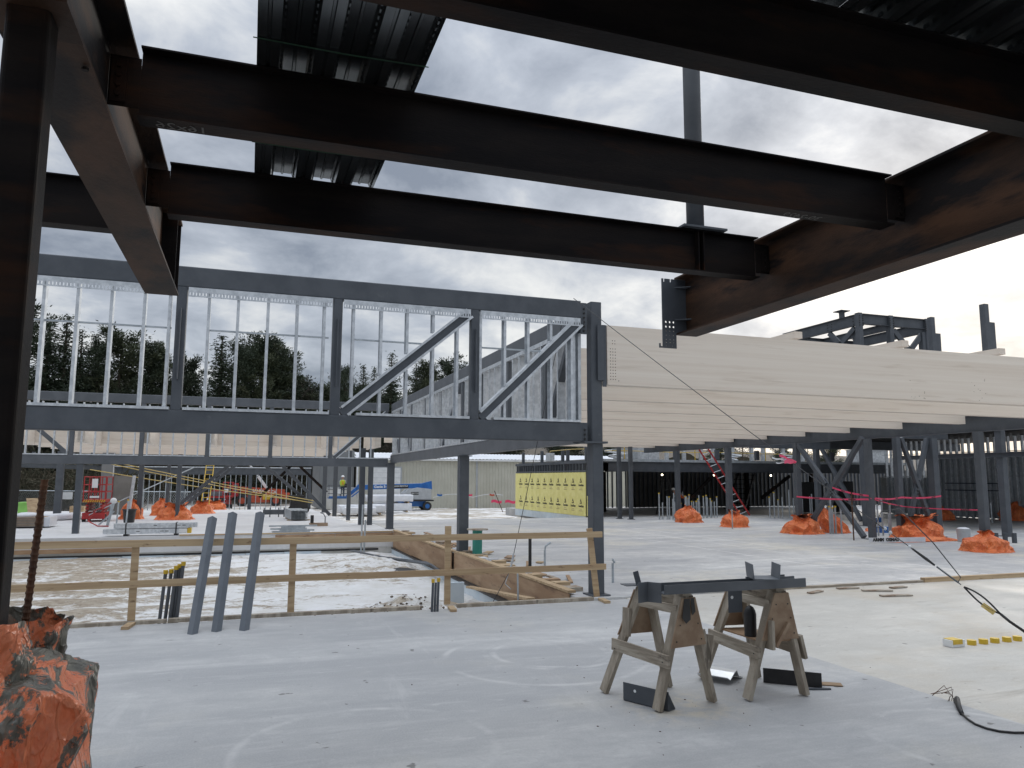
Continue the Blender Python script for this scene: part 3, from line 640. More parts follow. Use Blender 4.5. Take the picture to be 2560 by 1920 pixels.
# far columns
for (x, y, h, s, lab) in ((-5.35, 28.95, 2.29, .2, 'slim grey column under the far truss, left of the black bin'), (-8.5, 41.5, 3.1, .3, 'stout grey column at the far left beyond the red scissor lift'),
                          (4.72, 31.2, 3.1, .19, 'right one of the paired slim columns before the white wrapped bundles'), (4.42, 31.5, 3.1, .22, 'left one of the paired slim columns before the white wrapped bundles'),
                          (4.32, 34.9, 3.1, .17, 'slim grey column in front of the worker in the lift basket'), (4.12, 38.7, 3.1, .2, 'grey column left of the worker, above the curb of the far slab'),
                          (4.0, 43.0, 3.1, .22, 'grey column farthest along the edge of the far slab'), (-2.9, 37.0, 2.9, .18, 'grey column rising from the middle orange tarp on the far slab'),
                          (-4.6, 38.3, 2.9, .2, 'grey column rising behind the black bin on the far slab'), (-3.7, 41.0, 2.9, .16, 'thin grey column behind the two middle orange tarps')):
    b = B(); b.prism(Hp(s, s, .02), (x, y, 0), (x, y, h), (0, 1, 0)); b.done('steel_column', 'primer', label=lab, category='column', group='columns on the far slab')
# long knee braces at the far side
for i, (p, q, lab) in enumerate((((3.95, 39.2, .05), (1.45, 39.2, 2.6), 'nearer right knee brace sloping down to the curb by the wrapped bundles'), ((3.3, 43, .45), (.65, 43, 2.7), 'farther right knee brace sloping behind the stack of studs'),
                                 ((-3.2, 39.5, .45), (-.75, 39.5, 2.6), 'nearer left knee brace sloping down to an orange tarp'), ((-3.1, 43, .4), (-.45, 43, 2.7), 'farther left knee brace sloping down to an orange tarp'),
                                 ((.7, 49, .7), (2.6, 49, 2.75), 'dark brace before the telehandler, leaning right'), ((4.7, 49, 1.0), (2.85, 49, 2.75), 'dark brace before the telehandler, leaning left'))):
    b = B(); b.prism(Hp(.16, .16, .02), p, q); b.done('knee_brace', 'primer' if i < 4 else 'black_steel', label=lab, category='brace', group='knee braces on the far slab')

# ================================================================ GLULAM BEAMS
def glulam(a, c, label, group, w=.215):
    b = B(); b.prism(Rp(w, c[2] - a[2]), (a[0], a[1], (a[2] + c[2]) / 2), (c[0], c[1], (a[2] + c[2]) / 2))
    return b.done('glulam_beam', 'glulam', label=label, category='beam', group=group)
ZB, ZT = 3.44, 4.45
# first beam gets drilled dowel holes, so it is a thing with parts
for n in range(11):
    Y = 11.35 + 2.2 * n
    lab = 'whitewashed glulam beam nearest the camera, full face in view right of the corner column' if n == 0 else 'whitewashed glulam beam, %s in the row counted from the nearest' % ORD[n]
    if n == 0:
        g = thing('glulam_beam', (12, Y, ZB), lab, 'beam', 'glulam beams over the hall')
        b = B(); b.box((5.62, Y, ZB), (18.75, Y + .215, ZT)); b.done('beam', 'glulam', g)
        pts = [(5.68 + .045 * i, Y - .0015, 3.53 + .052 * j) for i in range(3) for j in range(11)] + [(5.72, Y - .0015, 4.14), (5.765, Y - .0015, 4.14), (5.72, Y - .0015, 4.19), (5.765, Y - .0015, 4.19), (5.83, Y - .0015, 3.51)]
        b = B()
        for p in pts: b.cyl((p[0], p[1], p[2]), (p[0], p[1] + .001, p[2]), .0085, 8)
        b.done('dowel_holes', 'rust', g, kind='stuff')
        b = B(); rs = random.Random(3)
        for xo in (12.2, 12.5, 13.9, 14.1):
            for k in range(5):
                z = ZB + .02 + rs.random() ** 2 * .5; x = xo + rs.uniform(-.1, .1); r = rs.uniform(.004, .010)
                b.box((x - r, Y - .0012, z), (x + r, Y - .0002, z + r * 2))
        b.done('stain_spots', 'debris', g, kind='stuff')
    else:
        b = B(); b.box((5.62, Y, ZB), (18.75 + .04 * n, Y + .215, ZT)); b.done('glulam_beam', 'glulam', label=lab, category='beam', group='glulam beams over the hall')
# curved outrigger tails above the first beam
for i, (x, y) in enumerate(((11.2, 13.2), (14.22, 13.2), (17.3, 13.2))):
    b = B(); pr = [(0, 0), (.34, .0), (.42, .04), (.5, .12), (.55, .16), (.9, .16), (.9, .31), (0, .31)]
    vs = [(x + dx, y + 1.1 - u, 4.80 + w_) for dx in (0, .2) for u, w_ in pr]; n = len(pr)
    b.add(vs, [tuple(range(n)), tuple(range(2 * n - 1, n - 1, -1))] + [(i_, (i_ + 1) % n, n + (i_ + 1) % n, n + i_) for i_ in range(n)])
    b.done('outrigger_tail', 'glulam', label='curved pale timber outrigger end above the nearest glulam, %s' % ('left of the three', 'middle of the three', 'right of the three')[i], category='outrigger', group='timber outrigger ends')
# far glulam roof behind the pit
for n in range(7):
    Y = 32.2 + 2.2 * n
    b = B(); b.box((-8.4 - .55 * max(0, n - 1) * 0 + (0 if n == 0 else 0), Y, 3.12), (4.35, Y + .215, 4.15)); b.done('glulam_beam', 'glulam', label='pale glulam beam beyond the far truss, %s row back' % ORD[n], category='beam', group='glulam beams beyond the pit')
for i, x in enumerate((-7.5, -5.3, -3.3, -1.2, .95, 3.0, 4.75)):
    b = B(); b.box((x - .215, 29.05, 3.05), (x, 32.19, 4.1)); b.done('glulam_beam', 'glulam', label='short pale glulam tie running back from the far truss, %s from the left' % ORD[i], category='beam', group='short glulam ties behind the far truss')
# ================================================================ RIGHT HALL STEEL
def column(x, y, z1, s, label, m='primer', z0=0.0, base=True, group='hall columns'):
    k = thing('steel_column', (x, y, z0), label, 'column', group); b = B(); b.prism(Hp(s, s, .02), (x, y, z0), (x, y, z1), (0, 1, 0)); b.done('shaft', m, k)
    if base: box('base_plate', (x - s * .8, y - s * .8, z0 + .002), (x + s * .8, y + s * .8, z0 + .025), m, k)
    return k
kr = column(18.9, 15.45, 3.2, .2, 'grey column standing in the nearest orange bundle at the right')
kr = column(18.97, 15.05, 6.7, .17, 'stub column rising above the glulam tops near the right picture edge', z0=4.5, base=False)
box('saddle_plate', (19.06, 14.98, 4.5), (19.25, 15.12, 6.2), 'primer', kr)
kr = column(23.75, 21.0, 7.9, .19, 'stub column above the glulams right of the rooftop frame', z0=4.5, base=False)
box('saddle_plate', (23.85, 20.93, 4.5), (24.1, 21.07, 7.3), 'primer', kr)
column(18.9, 19.4, 3.2, .19, 'grey column wrapped with pink tape beside the lettered tarp edge')
column(18.9, 22.8, 3.2, .2, 'grey column standing in the lumpy tarp left of the crossing braces')
column(18.9, 27.0, 3.2, .22, 'grey column at the top of the red ladder, above the second small tarp')
column(18.9, 31.0, 3.2, .2, 'grey column above the first small tarp, before the dark mezzanine')
column(17.15, 32.3, 3.42, .17, 'right one of two close columns between the yellow wall and the small tarps')
column(16.85, 32.9, 3.42, .17, 'left one of two close columns between the yellow wall and the small tarps')
column(20.45, 19.75, 3.3, .2, 'left column of the braced pair behind the wide orange tarp')
column(21.9, 19.65, 3.3, .25, 'right column of the braced pair behind the wide orange tarp')
column(24.3, 25.2, 8.37, .26, 'tall column carrying the penthouse frame corner')
column(24.3, 28.0, 8.3, .22, 'column between the crossing braces at the back row')
column(27.6, 24.9, 8.3, .24, 'penthouse column at the right end of the rooftop frame')
column(24.5, 19.2, 3.6, .24, 'column right of the braced pair under the double beam')
column(29.5, 19.0, 3.6, .26, 'dark column near the right edge beside the galvanized duct')
column(33.5, 23.2, 3.6, .24, 'column near the right picture edge rising behind the rightmost tarp')
def ibeam(p, q, d, bf, label, m='primer', group='hall beams', name='steel_beam'):
    b = B(); b.prism(Ip(d, bf, .016, .012), p, q); return b.done(name, m, label=label, category='beam', group=group)
ibeam((19.1, 13.4, 3.45), (19.1, 34.5, 3.45), .46, .2, 'steel girder running back under the right ends of the glulams')
ibeam((24.4, 14.0, 3.82), (24.4, 33.0, 3.82), .42, .2, 'upper steel girder along the back row of columns at the right')
ibeam((24.4, 14.0, 2.76), (24.4, 23.5, 2.76), .16, .16, 'thin lower beam between columns at the right under the upper girder')
ibeam((19.25, 15.45, 3.7), (24.2, 15.45, 3.7), .36, .18, 'cross beam tying the tall right column back to the girder row')
ibeam((19.25, 21.0, 3.55), (24.2, 21.0, 3.55), .36, .18, 'cross beam above the braced pair of columns')
ibeam((19.25, 27.0, 3.4), (24.2, 27.0, 3.4), .36, .18, 'cross beam behind the red ladder top')
def xbrace(p, q, label, s=.15):
    t = thing('cross_brace', ((p[0][0] + q[0][0]) / 2, (p[0][1] + q[0][1]) / 2, 0), label, 'brace', 'crossing braces')
    for i, (a, c) in enumerate((p, q)):
        b = B(); a, c = V(a), V(c)
        if i == 0: b.prism(Hp(s, s, .02), a, c); b.done('long_leg', 'primer', t)
        else:
            m1, m2 = a.lerp(c, .46), a.lerp(c, .54); b.prism(Hp(s, s, .02), a, m1); b.done('short_leg', 'primer', t)
            b = B(); b.prism(Hp(s, s, .02), m2, c); b.done('short_leg', 'primer', t)
            d_ = (c - a).normalized()
            b = B(); b.prism(Rp(.02, .2), m1 - d_ * .2, m2 + d_ * .2); b.done('gusset', 'primer', t)
            side = V((1, 0, 0)) if abs(a.x - c.x) < .1 else V((0, 1, 0))
            bolt_set([m1 - d_ * (.06 + .09 * u) + V((0, 0, w_ * .06)) - side * .085 for u in (0, 1) for w_ in (-1, 1)], -side, 'black', t, .025, .02)
    return t
xbrace(((18.9, 22.4, .15), (18.9, 19.6, 3.25)), ((18.9, 19.75, .05), (18.9, 22.7, 3.15)), 'large crossing steel braces between the taped column and the lumpy tarp')
xbrace(((24.3, 25.5, .2), (24.3, 27.8, 3.5)), ((24.3, 27.7, .2), (24.3, 25.4, 3.5)), 'smaller crossing braces in the back row left of the taped column')
xbrace(((21.75, 19.7, .3), (20.6, 19.7, 3.3)), ((20.65, 19.7, .2), (21.75, 19.7, 3.3)), 'crossing braces of the narrow bay above the wide orange tarp', .14)
# penthouse frame on the roof
t = thing('penthouse_frame', (24.1, 25, 6), 'bolted grey steel frame standing on the roof above the glulams at the right', 'steel frame')
def pb(nm, p, q, d, bf, m='primer'):
    b = B(); b.prism(Ip(d, bf, .02, .014), p, q); return b.done(nm, m, t)
pb('roof_beam', (24.1, 25.02, 8.63), (24.1, 29.6, 8.63), .47, .2); pb('roof_beam', (24.26, 24.86, 8.66), (27.7, 24.86, 8.66), .44, .2)
pb('roof_beam', (24.3, 28.9, 8.4), (27.6, 28.9, 8.4), .4, .18); pb('roof_beam', (27.7, 25.0, 8.5), (27.7, 29, 8.5), .44, .18); pb('roof_beam', (25.8, 25.0, 8.45), (25.8, 29, 8.45), .3, .16)
for x, y in ((24.1, 24.86), (25.76, 24.86), (27.78, 24.86)):
    b = B(); b.prism(Hp(.22, .24, .02), (x, y, 4.5), (x, y, 8.9), (0, 1, 0)); b.done('post', 'primer', t)
for p, q in (((24.1, 25.1, 8.3), (24.1, 27.2, 6.9)), ((24.1, 26.6, 8.35), (24.1, 25.2, 7.0)), ((26.0, 24.9, 8.3), (27.1, 24.9, 7.2)), ((27.6, 24.9, 8.25), (26.8, 24.9, 7.4))):
    b = B(); b.prism(Rp(.1, .22), p, q); b.done('knee_plate', 'primer', t)
bolt_set([(x, 24.735, z) for x in (24.02, 24.2, 25.66, 25.86, 27.66) for z in (8.36, 8.46, 8.56, 8.66, 8.76)], (0, -1, 0), 'black', t, .03, .02)
bolt_set([(23.985, y, z) for y in (25.05, 26.3, 26.55) for z in (8.45, 8.56, 8.68)], (-1, 0, 0), 'black', t, .03, .02)
b = B(); b.cyl((24.1, 25.8, 8.87), (24.1, 25.8, 9.15), .12, 10); b.box((23.85, 25.55, 9.15), (24.35, 26.05, 9.18)); b.done('stub_post', 'primer', t)

# ---- upper roof deck, dark seen from below
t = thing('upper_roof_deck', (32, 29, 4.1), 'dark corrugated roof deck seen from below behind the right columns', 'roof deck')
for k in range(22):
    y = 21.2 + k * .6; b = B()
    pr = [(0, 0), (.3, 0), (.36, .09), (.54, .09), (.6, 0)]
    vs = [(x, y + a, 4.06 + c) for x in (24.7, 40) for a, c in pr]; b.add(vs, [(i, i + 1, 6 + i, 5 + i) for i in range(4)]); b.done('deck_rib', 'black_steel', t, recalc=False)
box('edge_beam', (24.7, 33.9, 3.6), (40, 34.2, 4.05), 'primer', t)

# ================================================================ MEZZANINE
mz = thing('mezzanine', (26, 35, 0), 'dark ground floor bay under a steel mezzanine behind the orange tarps', 'mezzanine')
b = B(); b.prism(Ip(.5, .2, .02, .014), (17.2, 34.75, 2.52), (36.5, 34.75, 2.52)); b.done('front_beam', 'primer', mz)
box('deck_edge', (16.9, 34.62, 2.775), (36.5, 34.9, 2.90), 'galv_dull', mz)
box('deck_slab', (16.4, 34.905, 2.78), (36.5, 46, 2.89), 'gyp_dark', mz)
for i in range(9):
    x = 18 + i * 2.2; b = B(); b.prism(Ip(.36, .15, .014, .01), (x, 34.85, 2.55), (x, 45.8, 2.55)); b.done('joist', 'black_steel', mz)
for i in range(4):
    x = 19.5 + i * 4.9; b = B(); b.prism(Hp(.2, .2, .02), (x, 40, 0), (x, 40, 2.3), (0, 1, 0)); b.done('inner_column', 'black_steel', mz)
for x in (21.3, 24.6, 28.4, 33.4):
    b = B(); b.sphere((x, 36.5, 2.13), .05, 10, 6); b.done('lamp_bulb', 'lamp', mz); b = B(); b.cyl((x, 36.5, 2.2), (x, 36.5, 2.4), .02, 6); b.done('lamp_cord', 'black', mz)
bw = thing('stud_partition', (25, 46, 0), 'dark back partition of metal studs and boards under the mezzanine', 'partition')
for k in range(96):
    x = 16.6 + k * .34
    stud_v(bw, (x, 46.0, 0), 2.7, .15, .05, 'x', 'primer_light')
for x0, x1 in ((16.5, 19.2), (24.2, 52)):
    n = int((x1 - x0) / 1.22)
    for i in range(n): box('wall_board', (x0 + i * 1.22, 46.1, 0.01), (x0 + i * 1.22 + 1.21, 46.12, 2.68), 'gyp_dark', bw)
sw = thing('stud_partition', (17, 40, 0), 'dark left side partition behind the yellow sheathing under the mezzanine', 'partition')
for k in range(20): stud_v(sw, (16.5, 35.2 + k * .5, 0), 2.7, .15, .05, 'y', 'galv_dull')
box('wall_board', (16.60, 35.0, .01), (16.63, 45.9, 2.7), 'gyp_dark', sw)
# dark stored panels and doors
for i, (x, y, w_, h, lab) in enumerate(((31.0, 36.2, 1.6, 1.75, 'dark stacked panels leaning under the mezzanine at the right'), (33.2, 36.0, 1.2, 1.8, 'dark shrouded rack under the mezzanine end'))):
    t = thing('stored_panels', (x, y, 0), lab, 'panels', 'stored panels')
    for k in range(6): 
        b = B(); b.prism(Rp(.05, h), (x - w_ / 2 + k * .02, y + k * .09, h / 2 + .02), (x + w_ / 2 + k * .02, y + k * .09, h / 2 + .02)); b.done('panel', 'black', t)
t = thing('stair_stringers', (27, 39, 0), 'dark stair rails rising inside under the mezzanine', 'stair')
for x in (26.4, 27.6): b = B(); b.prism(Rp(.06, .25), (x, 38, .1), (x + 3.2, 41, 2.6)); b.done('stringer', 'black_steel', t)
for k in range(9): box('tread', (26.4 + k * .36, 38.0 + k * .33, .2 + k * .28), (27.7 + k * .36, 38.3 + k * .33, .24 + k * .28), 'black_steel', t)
# things on the mezzanine
for i, (x, y, w_, h, lab) in enumerate(((18.75, 36.2, .7, .55, 'left small galvanized duct box on the mezzanine deck'), (20.2, 36.4, 1.3, .75, 'larger galvanized duct box on the mezzanine deck'), (35.0, 36.0, 2.4, .75, 'long galvanized unit casing on the mezzanine far right'))):
    t = thing('duct_box', (x, y, 2.9), lab, 'duct', 'duct boxes on the mezzanine'); box('casing', (x - w_ / 2, y - .4, 2.9), (x + w_ / 2, y + .4, 2.9 + h), 'galv', t)
    box('flange', (x - w_ / 2 - .06, y - .46, 2.9 + h), (x + w_ / 2 + .06, y + .46, 2.94 + h), 'galv', t); box('seam', (x - .01, y - .412, 2.92), (x + .01, y - .401, 2.88 + h), 'galv_dull', t)
for i, (x0, x1, lab) in enumerate(((21.8, 24.2, 'left bright galvanized wall frame on the mezzanine'), (24.8, 27.6, 'middle bright galvanized wall frame on the mezzanine'), (28.2, 31.2, 'right bright galvanized wall frame on the mezzanine'))):
    t = thing('galvanized_frame', ((x0 + x1) / 2, 37, 2.9), lab, 'wall frame', 'galvanized frames on the mezzanine')
    box('header', (x0, 36.9, 3.75), (x1, 37.1, 4.15), 'galv', t); box('ledger', (x0, 37.4, 4.0), (x1, 38.6, 4.1), 'galv', t)
    for x in (x0 + .1, (x0 + x1) / 2, x1 - .1): box('stud', (x - .09, 36.92, 2.9), (x + .09, 37.08, 3.749), 'galv', t)
t = thing('guard_line', (22, 35.1, 2.9), 'yellow safety line strung along the mezzanine edge', 'safety line')
b = B(); b.tube([(17.2 + k * .9, 35.1, 3.32 + .02 * math.sin(k)) for k in range(16)], .016, 5); b.done('line', 'yellow', t)
for x in (18.3, 22.5, 27.0): b = B(); b.cyl((x, 35.1, 2.9), (x, 35.1, 3.9), .025, 6); b.done('stanchion', 'yellow', t)
for i, (x, lab) in enumerate(((18.1, 'coil of grey hose lying on the mezzanine at the left'), (25.2, 'bundle of pale flexible duct lying on the mezzanine middle'), (29.0, 'grey coil on the mezzanine behind the crossing braces'))):
    b = B(); b.tube([(x + .35 * math.cos(a * .5) * (1 + .05 * a), 35.6 + .2 * math.sin(a * .5), 2.95 + .02 * a) for a in range(22)], .045, 7); b.done('hose_coil', 'galv', smooth=True, label=lab, category='hose', group='coils on the mezzanine')
# short posts between glulam girder and mezzanine
for i in range(6):
    x = 20.4 + i * 2.45
    column(x, 33.6, 3.4, .2, 'short grey stub column on the mezzanine edge, %s from the left' % ORD[i], 'primer', 2.905, False, 'stub columns on the mezzanine')

# ---- yellow sheathing wall
yw = thing('sheathed_wall', (15.95, 40, -.2), 'yellow sheathing wall printed with black marks, left of the dark mezzanine', 'wall')
for k in range(5):
    y0 = 34.72 + k * 2.1
    box('sheathing_board', (15.9, y0 + .004, .04), (15.94, y0 + 2.096, 2.22), 'yellow_board', yw)
for k in range(7):
    y0 = 34.8 + k * 1.5; box('foundation_board', (15.91, y0, -.35), (15.955, y0 + 1.48, .034), 'foam_board', yw)
for k in range(27): stud_v(yw, (16.05, 34.8 + k * .4, .0), 2.66, .12, .04, 'y', 'primer_light')
b = B(); b.prism(Hp(.16, .13, .01), (16.0, 34.6, 2.73), (16.0, 45.3, 2.73)); b.done('top_plate', 'primer', yw)
box('mid_rail', (15.93, 34.7, 2.25), (15.985, 45.2, 2.32), 'primer_light', yw)
box('return_board', (15.96, 34.60, .06), (16.6, 34.66, 1.05), 'yellow_board', yw)
box('return_frame', (16.62, 34.58, .0), (16.75, 34.72, 2.75), 'primer_light', yw)
logo = None
for r_ in range(2):
    for k in range(10):
        y = 35.25 + k * 1.0 + .03 * rnd.uniform(-1, 1); z = 1.70 - r_ * 1.05
        if logo is None:
            b = B(); X = 15.894
            b.add([(X, y + .14, z), (X, y - .14, z), (X, y, z + .26)], [(0, 1, 2)]); logo = b.done('printed_mark', 'black', yw, recalc=False); L0 = V((y, z, 0))
            tx = text('printed_word', 'DensGlass', .145, (15.893, y + .27, z - .20), (0, -1, 0), (0, 0, 1), 'black', yw, ext=.0003, bold=.006)
            b = B(); b.box((15.893, y - .15, z - .28), (15.8945, y + .15, z - .265)); b.box((15.893, y - .2, z - .37), (15.8945, y + .2, z - .345)); pr_ = b.done('printed_line', 'old_ply', yw)
            b = B(); b.sphere((15.892, y, z + .07), .04, 8, 5); ci = b.done('printed_dot', 'yellow_board', yw); ci.scale = (1, 1, 1)
        else:
            for src in (logo, tx, pr_, ci): dup(src, yw, V((0, y - L0.x, z - L0.y)))
for i, y in enumerate((44.6, 41.4, 38.3, 37.6, 35.2)):
    column(16.2, y, 3.5, .16, 'short grey post above the yellow wall, %s from the left' % ORD[i], 'primer', 2.80, False, 'posts above the yellow wall')
box('panel_box', (15.6, 38.75, 2.85), (15.9, 39.3, 3.3), 'galv', None, label='small grey electrical box above the yellow wall', category='box')
B().tube([(15.9, 39.5, 3.0), (15.9, 39.4, 3.42), (16.2, 37, 3.45), (16.8, 35, 3.42)], .02, 5).done('cord', 'yellow_wood', label='pale yellow cord strung above the yellow wall', category='cord')

# ---- right stud wall
rw = thing('stud_wall', (35, 27, 0), 'tall wall of galvanized studs and grey sheets at the far right', 'wall')
for k in range(37): stud_v(rw, (35.0, 21.6 + k * .36, 0), 4.05, .15, .06, 'y')
for k in range(11):
    y0 = 24.2 + k * 1.0; box('wall_sheet', (35.09, y0, .02), (35.11, y0 + .99, 3.3 if k < 7 else 2.05), 'galv_dull', rw)
for z in (.95, 2.1, 3.32): box('bridging', (34.9, 21.4, z), (34.93, 34.8, z + .03), 'galv_dull', rw)
t = thing('tall_rack', (34.0, 28.0, 0), 'dark blue steel frame leaning before the galvanized stud wall', 'frame')
for y in (27.0, 28.2): b = B(); b.prism(Rp(.06, .1), (34.4, y, .05), (34.75, y + .1, 1.9)); b.done('leg', 'denim', t)
for z in (1.4, 1.75): b = B(); b.prism(Rp(.05, .05), (34.62, 27.0, z), (34.62, 30.4, z)); b.done('rail', 'denim', t)
box('duct_section', (29.9, 18.2, 2.75), (31.2, 20.4, 3.45), 'galv_dull', None, label='galvanized duct section hanging at the right picture edge', category='duct')

# ---- red ladder, step ladder
def ladder(name, p, q, w_, n, m, rm, label, wd=(1, 0, 0)):
    t = thing(name, p, label, 'ladder'); p, q = V(p), V(q); wv = V(wd) * w_ / 2
    for s in (-1, 1): b = B(); b.prism(Rp(.03, .08), p + wv * s, q + wv * s); b.done('rail', m, t)
    for k in range(n):
        c = p.lerp(q, (k + .7) / n); b = B(); b.cyl(c - wv, c + wv, .018, 6); b.done('rung', rm, t)
    return t
ladder('ladder', (24.2, 33.2, 0), (21.6, 33.4, 3.9), .42, 13, 'red_paint', 'galv', 'red extension ladder leaning up to the mezzanine edge', (.9, -.3, .35))
t = thing('step_ladder', (21.2, 36.0, 0), 'dark step ladder standing under the mezzanine by the crouching worker', 'ladder')
for s in (-1, 1):
    for e_ in (-1, 1): b = B(); b.prism(Rp(.04, .07), (21.2 + s * .38, 36 + e_ * .35, 0), (21.2 + s * .16, 36 + e_ * .06, 1.9)); b.done('leg', 'black', t)
for k in range(5): box('step', (21.2 - .33 + k * .04, 35.62 + k * .06, .3 + k * .34), (21.2 + .33 - k * .04, 35.72 + k * .06, .33 + k * .34), 'black', t)
B().prism(Rp(.1, .1), (24.3, 35.6, .9), (22.7, 35.4, .1)).done('dark_brace', 'black_steel', label='dark timber propped up beside the step ladder under the mezzanine', category='prop') if False else None
b = B(); b.prism(Rp(.12, .16), (21.9, 35.4, .5), (23.6, 35.4, 1.95)); b.done('prop', 'black_steel', label='dark slanting prop under the mezzanine left of the red ladder', category='prop')
b = B(); b.prism(Rp(.12, .16), (26.9, 35.4, .9), (28.8, 35.4, 2.1)); b.done('prop', 'black_steel', label='dark slanting prop under the mezzanine right of the red ladder', category='prop')
# ================================================================ TARPS
def ridge(p): return 1 - abs(noise.noise(p)) * 2.2
def tarp(name, c, rx, ry, h, seed, label, m='orange_tarp', neck=.22, tilt=(0, 0), flat=False, group='orange tarps round the column bases', nu=120, nv=44, skirt=1.12):
    rs = random.Random(seed); ph = [rs.uniform(0, 6.28) for _ in range(8)]; cx, cy, cz = c; rx *= .56; ry *= .66; h *= .84
    pr = [(0, skirt), (.04, 1.05), (.12, .98), (.32, .97), (.50, .86), (.64, .66), (.76, .42), (.86, neck * 1.1), (.92, neck * .95), (1.0, neck * 1.45)]
    if flat: pr = [(0, 1.1), (.1, 1.02), (.3, .95), (.6, .7), (1, .02)]
    def f(u, v):
        a = u * 2 * math.pi; ca, sa = math.cos(a), math.sin(a)
        for i in range(len(pr) - 1):
            if pr[i][0] <= v <= pr[i + 1][0]:
                t_ = (v - pr[i][0]) / (pr[i + 1][0] - pr[i][0]); rr = pr[i][1] * (1 - t_) + pr[i + 1][1] * t_; break
        sq = 1 / max(abs(ca), abs(sa)); rr *= 1 + (sq - 1) * .5
        q = V((ca * 1.1 + seed * 2.3, sa * 1.1, v * 1.3))
        n_ = noise.fractal(q * 1.3, 1.1, 2.1, 3); r1 = ridge(q * 1.7 + V((3, 1, 5))); r2 = ridge(V((ca * 3.2 + seed, sa * 3.2, v * 2.2 - ca * 1.2)))
        gath = abs(math.sin(4.5 * a + ph[0] + 1.5 * n_)) ** .6 - .6
        rr *= 1 + .13 * n_ + .13 * (r1 - .5) + .045 * (r2 - .5) * (.4 + v) + .16 * gath * min(1, v * 1.6)
        z = h * (v ** .9) * (1 + .24 * noise.noise(V((ca * 1.1 + seed * 3, sa * 1.1, 4.0)))) + .07 * h * (r1 - .5) * min(1, v * 4) + .05 * h * n_
        if v > .93 and not flat: z += .10 * h * noise.noise(V((ca * 2.5 + seed, sa * 2.5, 9)))
        return V((cx + rx * rr * ca + tilt[0] * v, cy + ry * rr * sa + tilt[1] * v, max(cz + .004, cz + z) if v > 0 else cz + .004))
    b = B(); b.grid(f, nu, nv, True)
    top = [len(b.v) - nu + i for i in range(nu)]; b.f.append(tuple(top))
    return b.done(name, m, None, smooth=True, label=label, category='tarp', group=group)
tarp('tarp_bundle', (18.75, 15.3, 0), .95, .7, .62, 1, 'orange tarp bundle tied round the tall right column, nearest on the slab', neck=.25)
tarp('tarp_bundle', (20.9, 19.5, 0), 1.35, .75, .85, 2, 'wide orange tarp gathered round the pair of braced columns', neck=.55)
tarp('tarp_sheet', (19.9, 18.5, 0), 2.5, .5, .16, 3, 'flat spread orange tarp lying before the braced columns', neck=.6, flat=True)
tarp('tarp_bundle', (18.6, 22.3, 0), 1.0, .8, .75, 4, 'lumpy orange tarp round the column left of the large crossing braces', neck=.4)
tarp('tarp_bundle', (20.1, 22.3, 0), .65, .6, 1.0, 5, 'upright crumpled orange tarp behind the crossing braces', neck=.25, tilt=(-.35, .3))
tarp('tarp_bundle', (18.55, 26.2, 0), .85, .7, .72, 6, 'small orange tarp below the red ladder', neck=.3)
tarp('tarp_bundle', (18.5, 29.5, 0), .9, .7, .85, 7, 'orange tarp farthest along the hall before the upright conduits', neck=.2)
tarp('tarp_bundle', (31.6, 28.2, 0), .95, .8, .8, 8, 'small orange tarp deep in the hall right of the wide tarp', neck=.25)
tarp('tarp_bundle', (35.0, 26.9, 0), 1.1, .9, 1.0, 9, 'orange tarp at the right picture edge before the stud wall', neck=.3)
tarp('tarp_sheet', (22.5, 22.6, 0), 1.3, .5, .2, 10, 'low orange tarp scrap behind the taped column', neck=.4, flat=True)
tarp('tarp_bundle', (-3.0, 37.4, 0), 1.2, .8, .8, 11, 'widest orange tarp on the far slab, round the middle column', neck=.45)
tarp('tarp_bundle', (-4.9, 38.4, 0), .8, .7, 1.0, 12, 'orange tarp behind the black bin on the far slab', neck=.3)
tarp('tarp_bundle', (-4.0, 41.8, 0), .8, .7, .95, 13, 'peaked orange tarp between the black bin and the wide tarp, farther back', neck=.2)
tarp('tarp_bundle', (-2.2, 43.5, 0), 1.0, .8, .7, 14, 'orange tarp behind the right side of the wide far tarp', neck=.4)
tarp('tarp_bundle', (-1.9, 48.6, 0), 1.3, .8, .6, 15, 'low orange tarp at the foot of the yellow ladder', neck=.4)
# lettered edge of the tarp
o = B().prism(Rp(.02, .14), (17.6, 18.22, .10), (19.5, 17.95, .10)).done('banner_strip', 'white_wrap', label='white lettered strip along the edge of the spread tarp', category='banner')
text('letters', 'ARMM  OSMAU', .13, (17.72, 18.185, .04), (1.9, -.27, 0), (0, 0, 1), 'black', o, ext=.001, bold=.008)
o = bpy.data.objects['letters']; o.matrix_parent_inverse = Matrix.Identity(4)
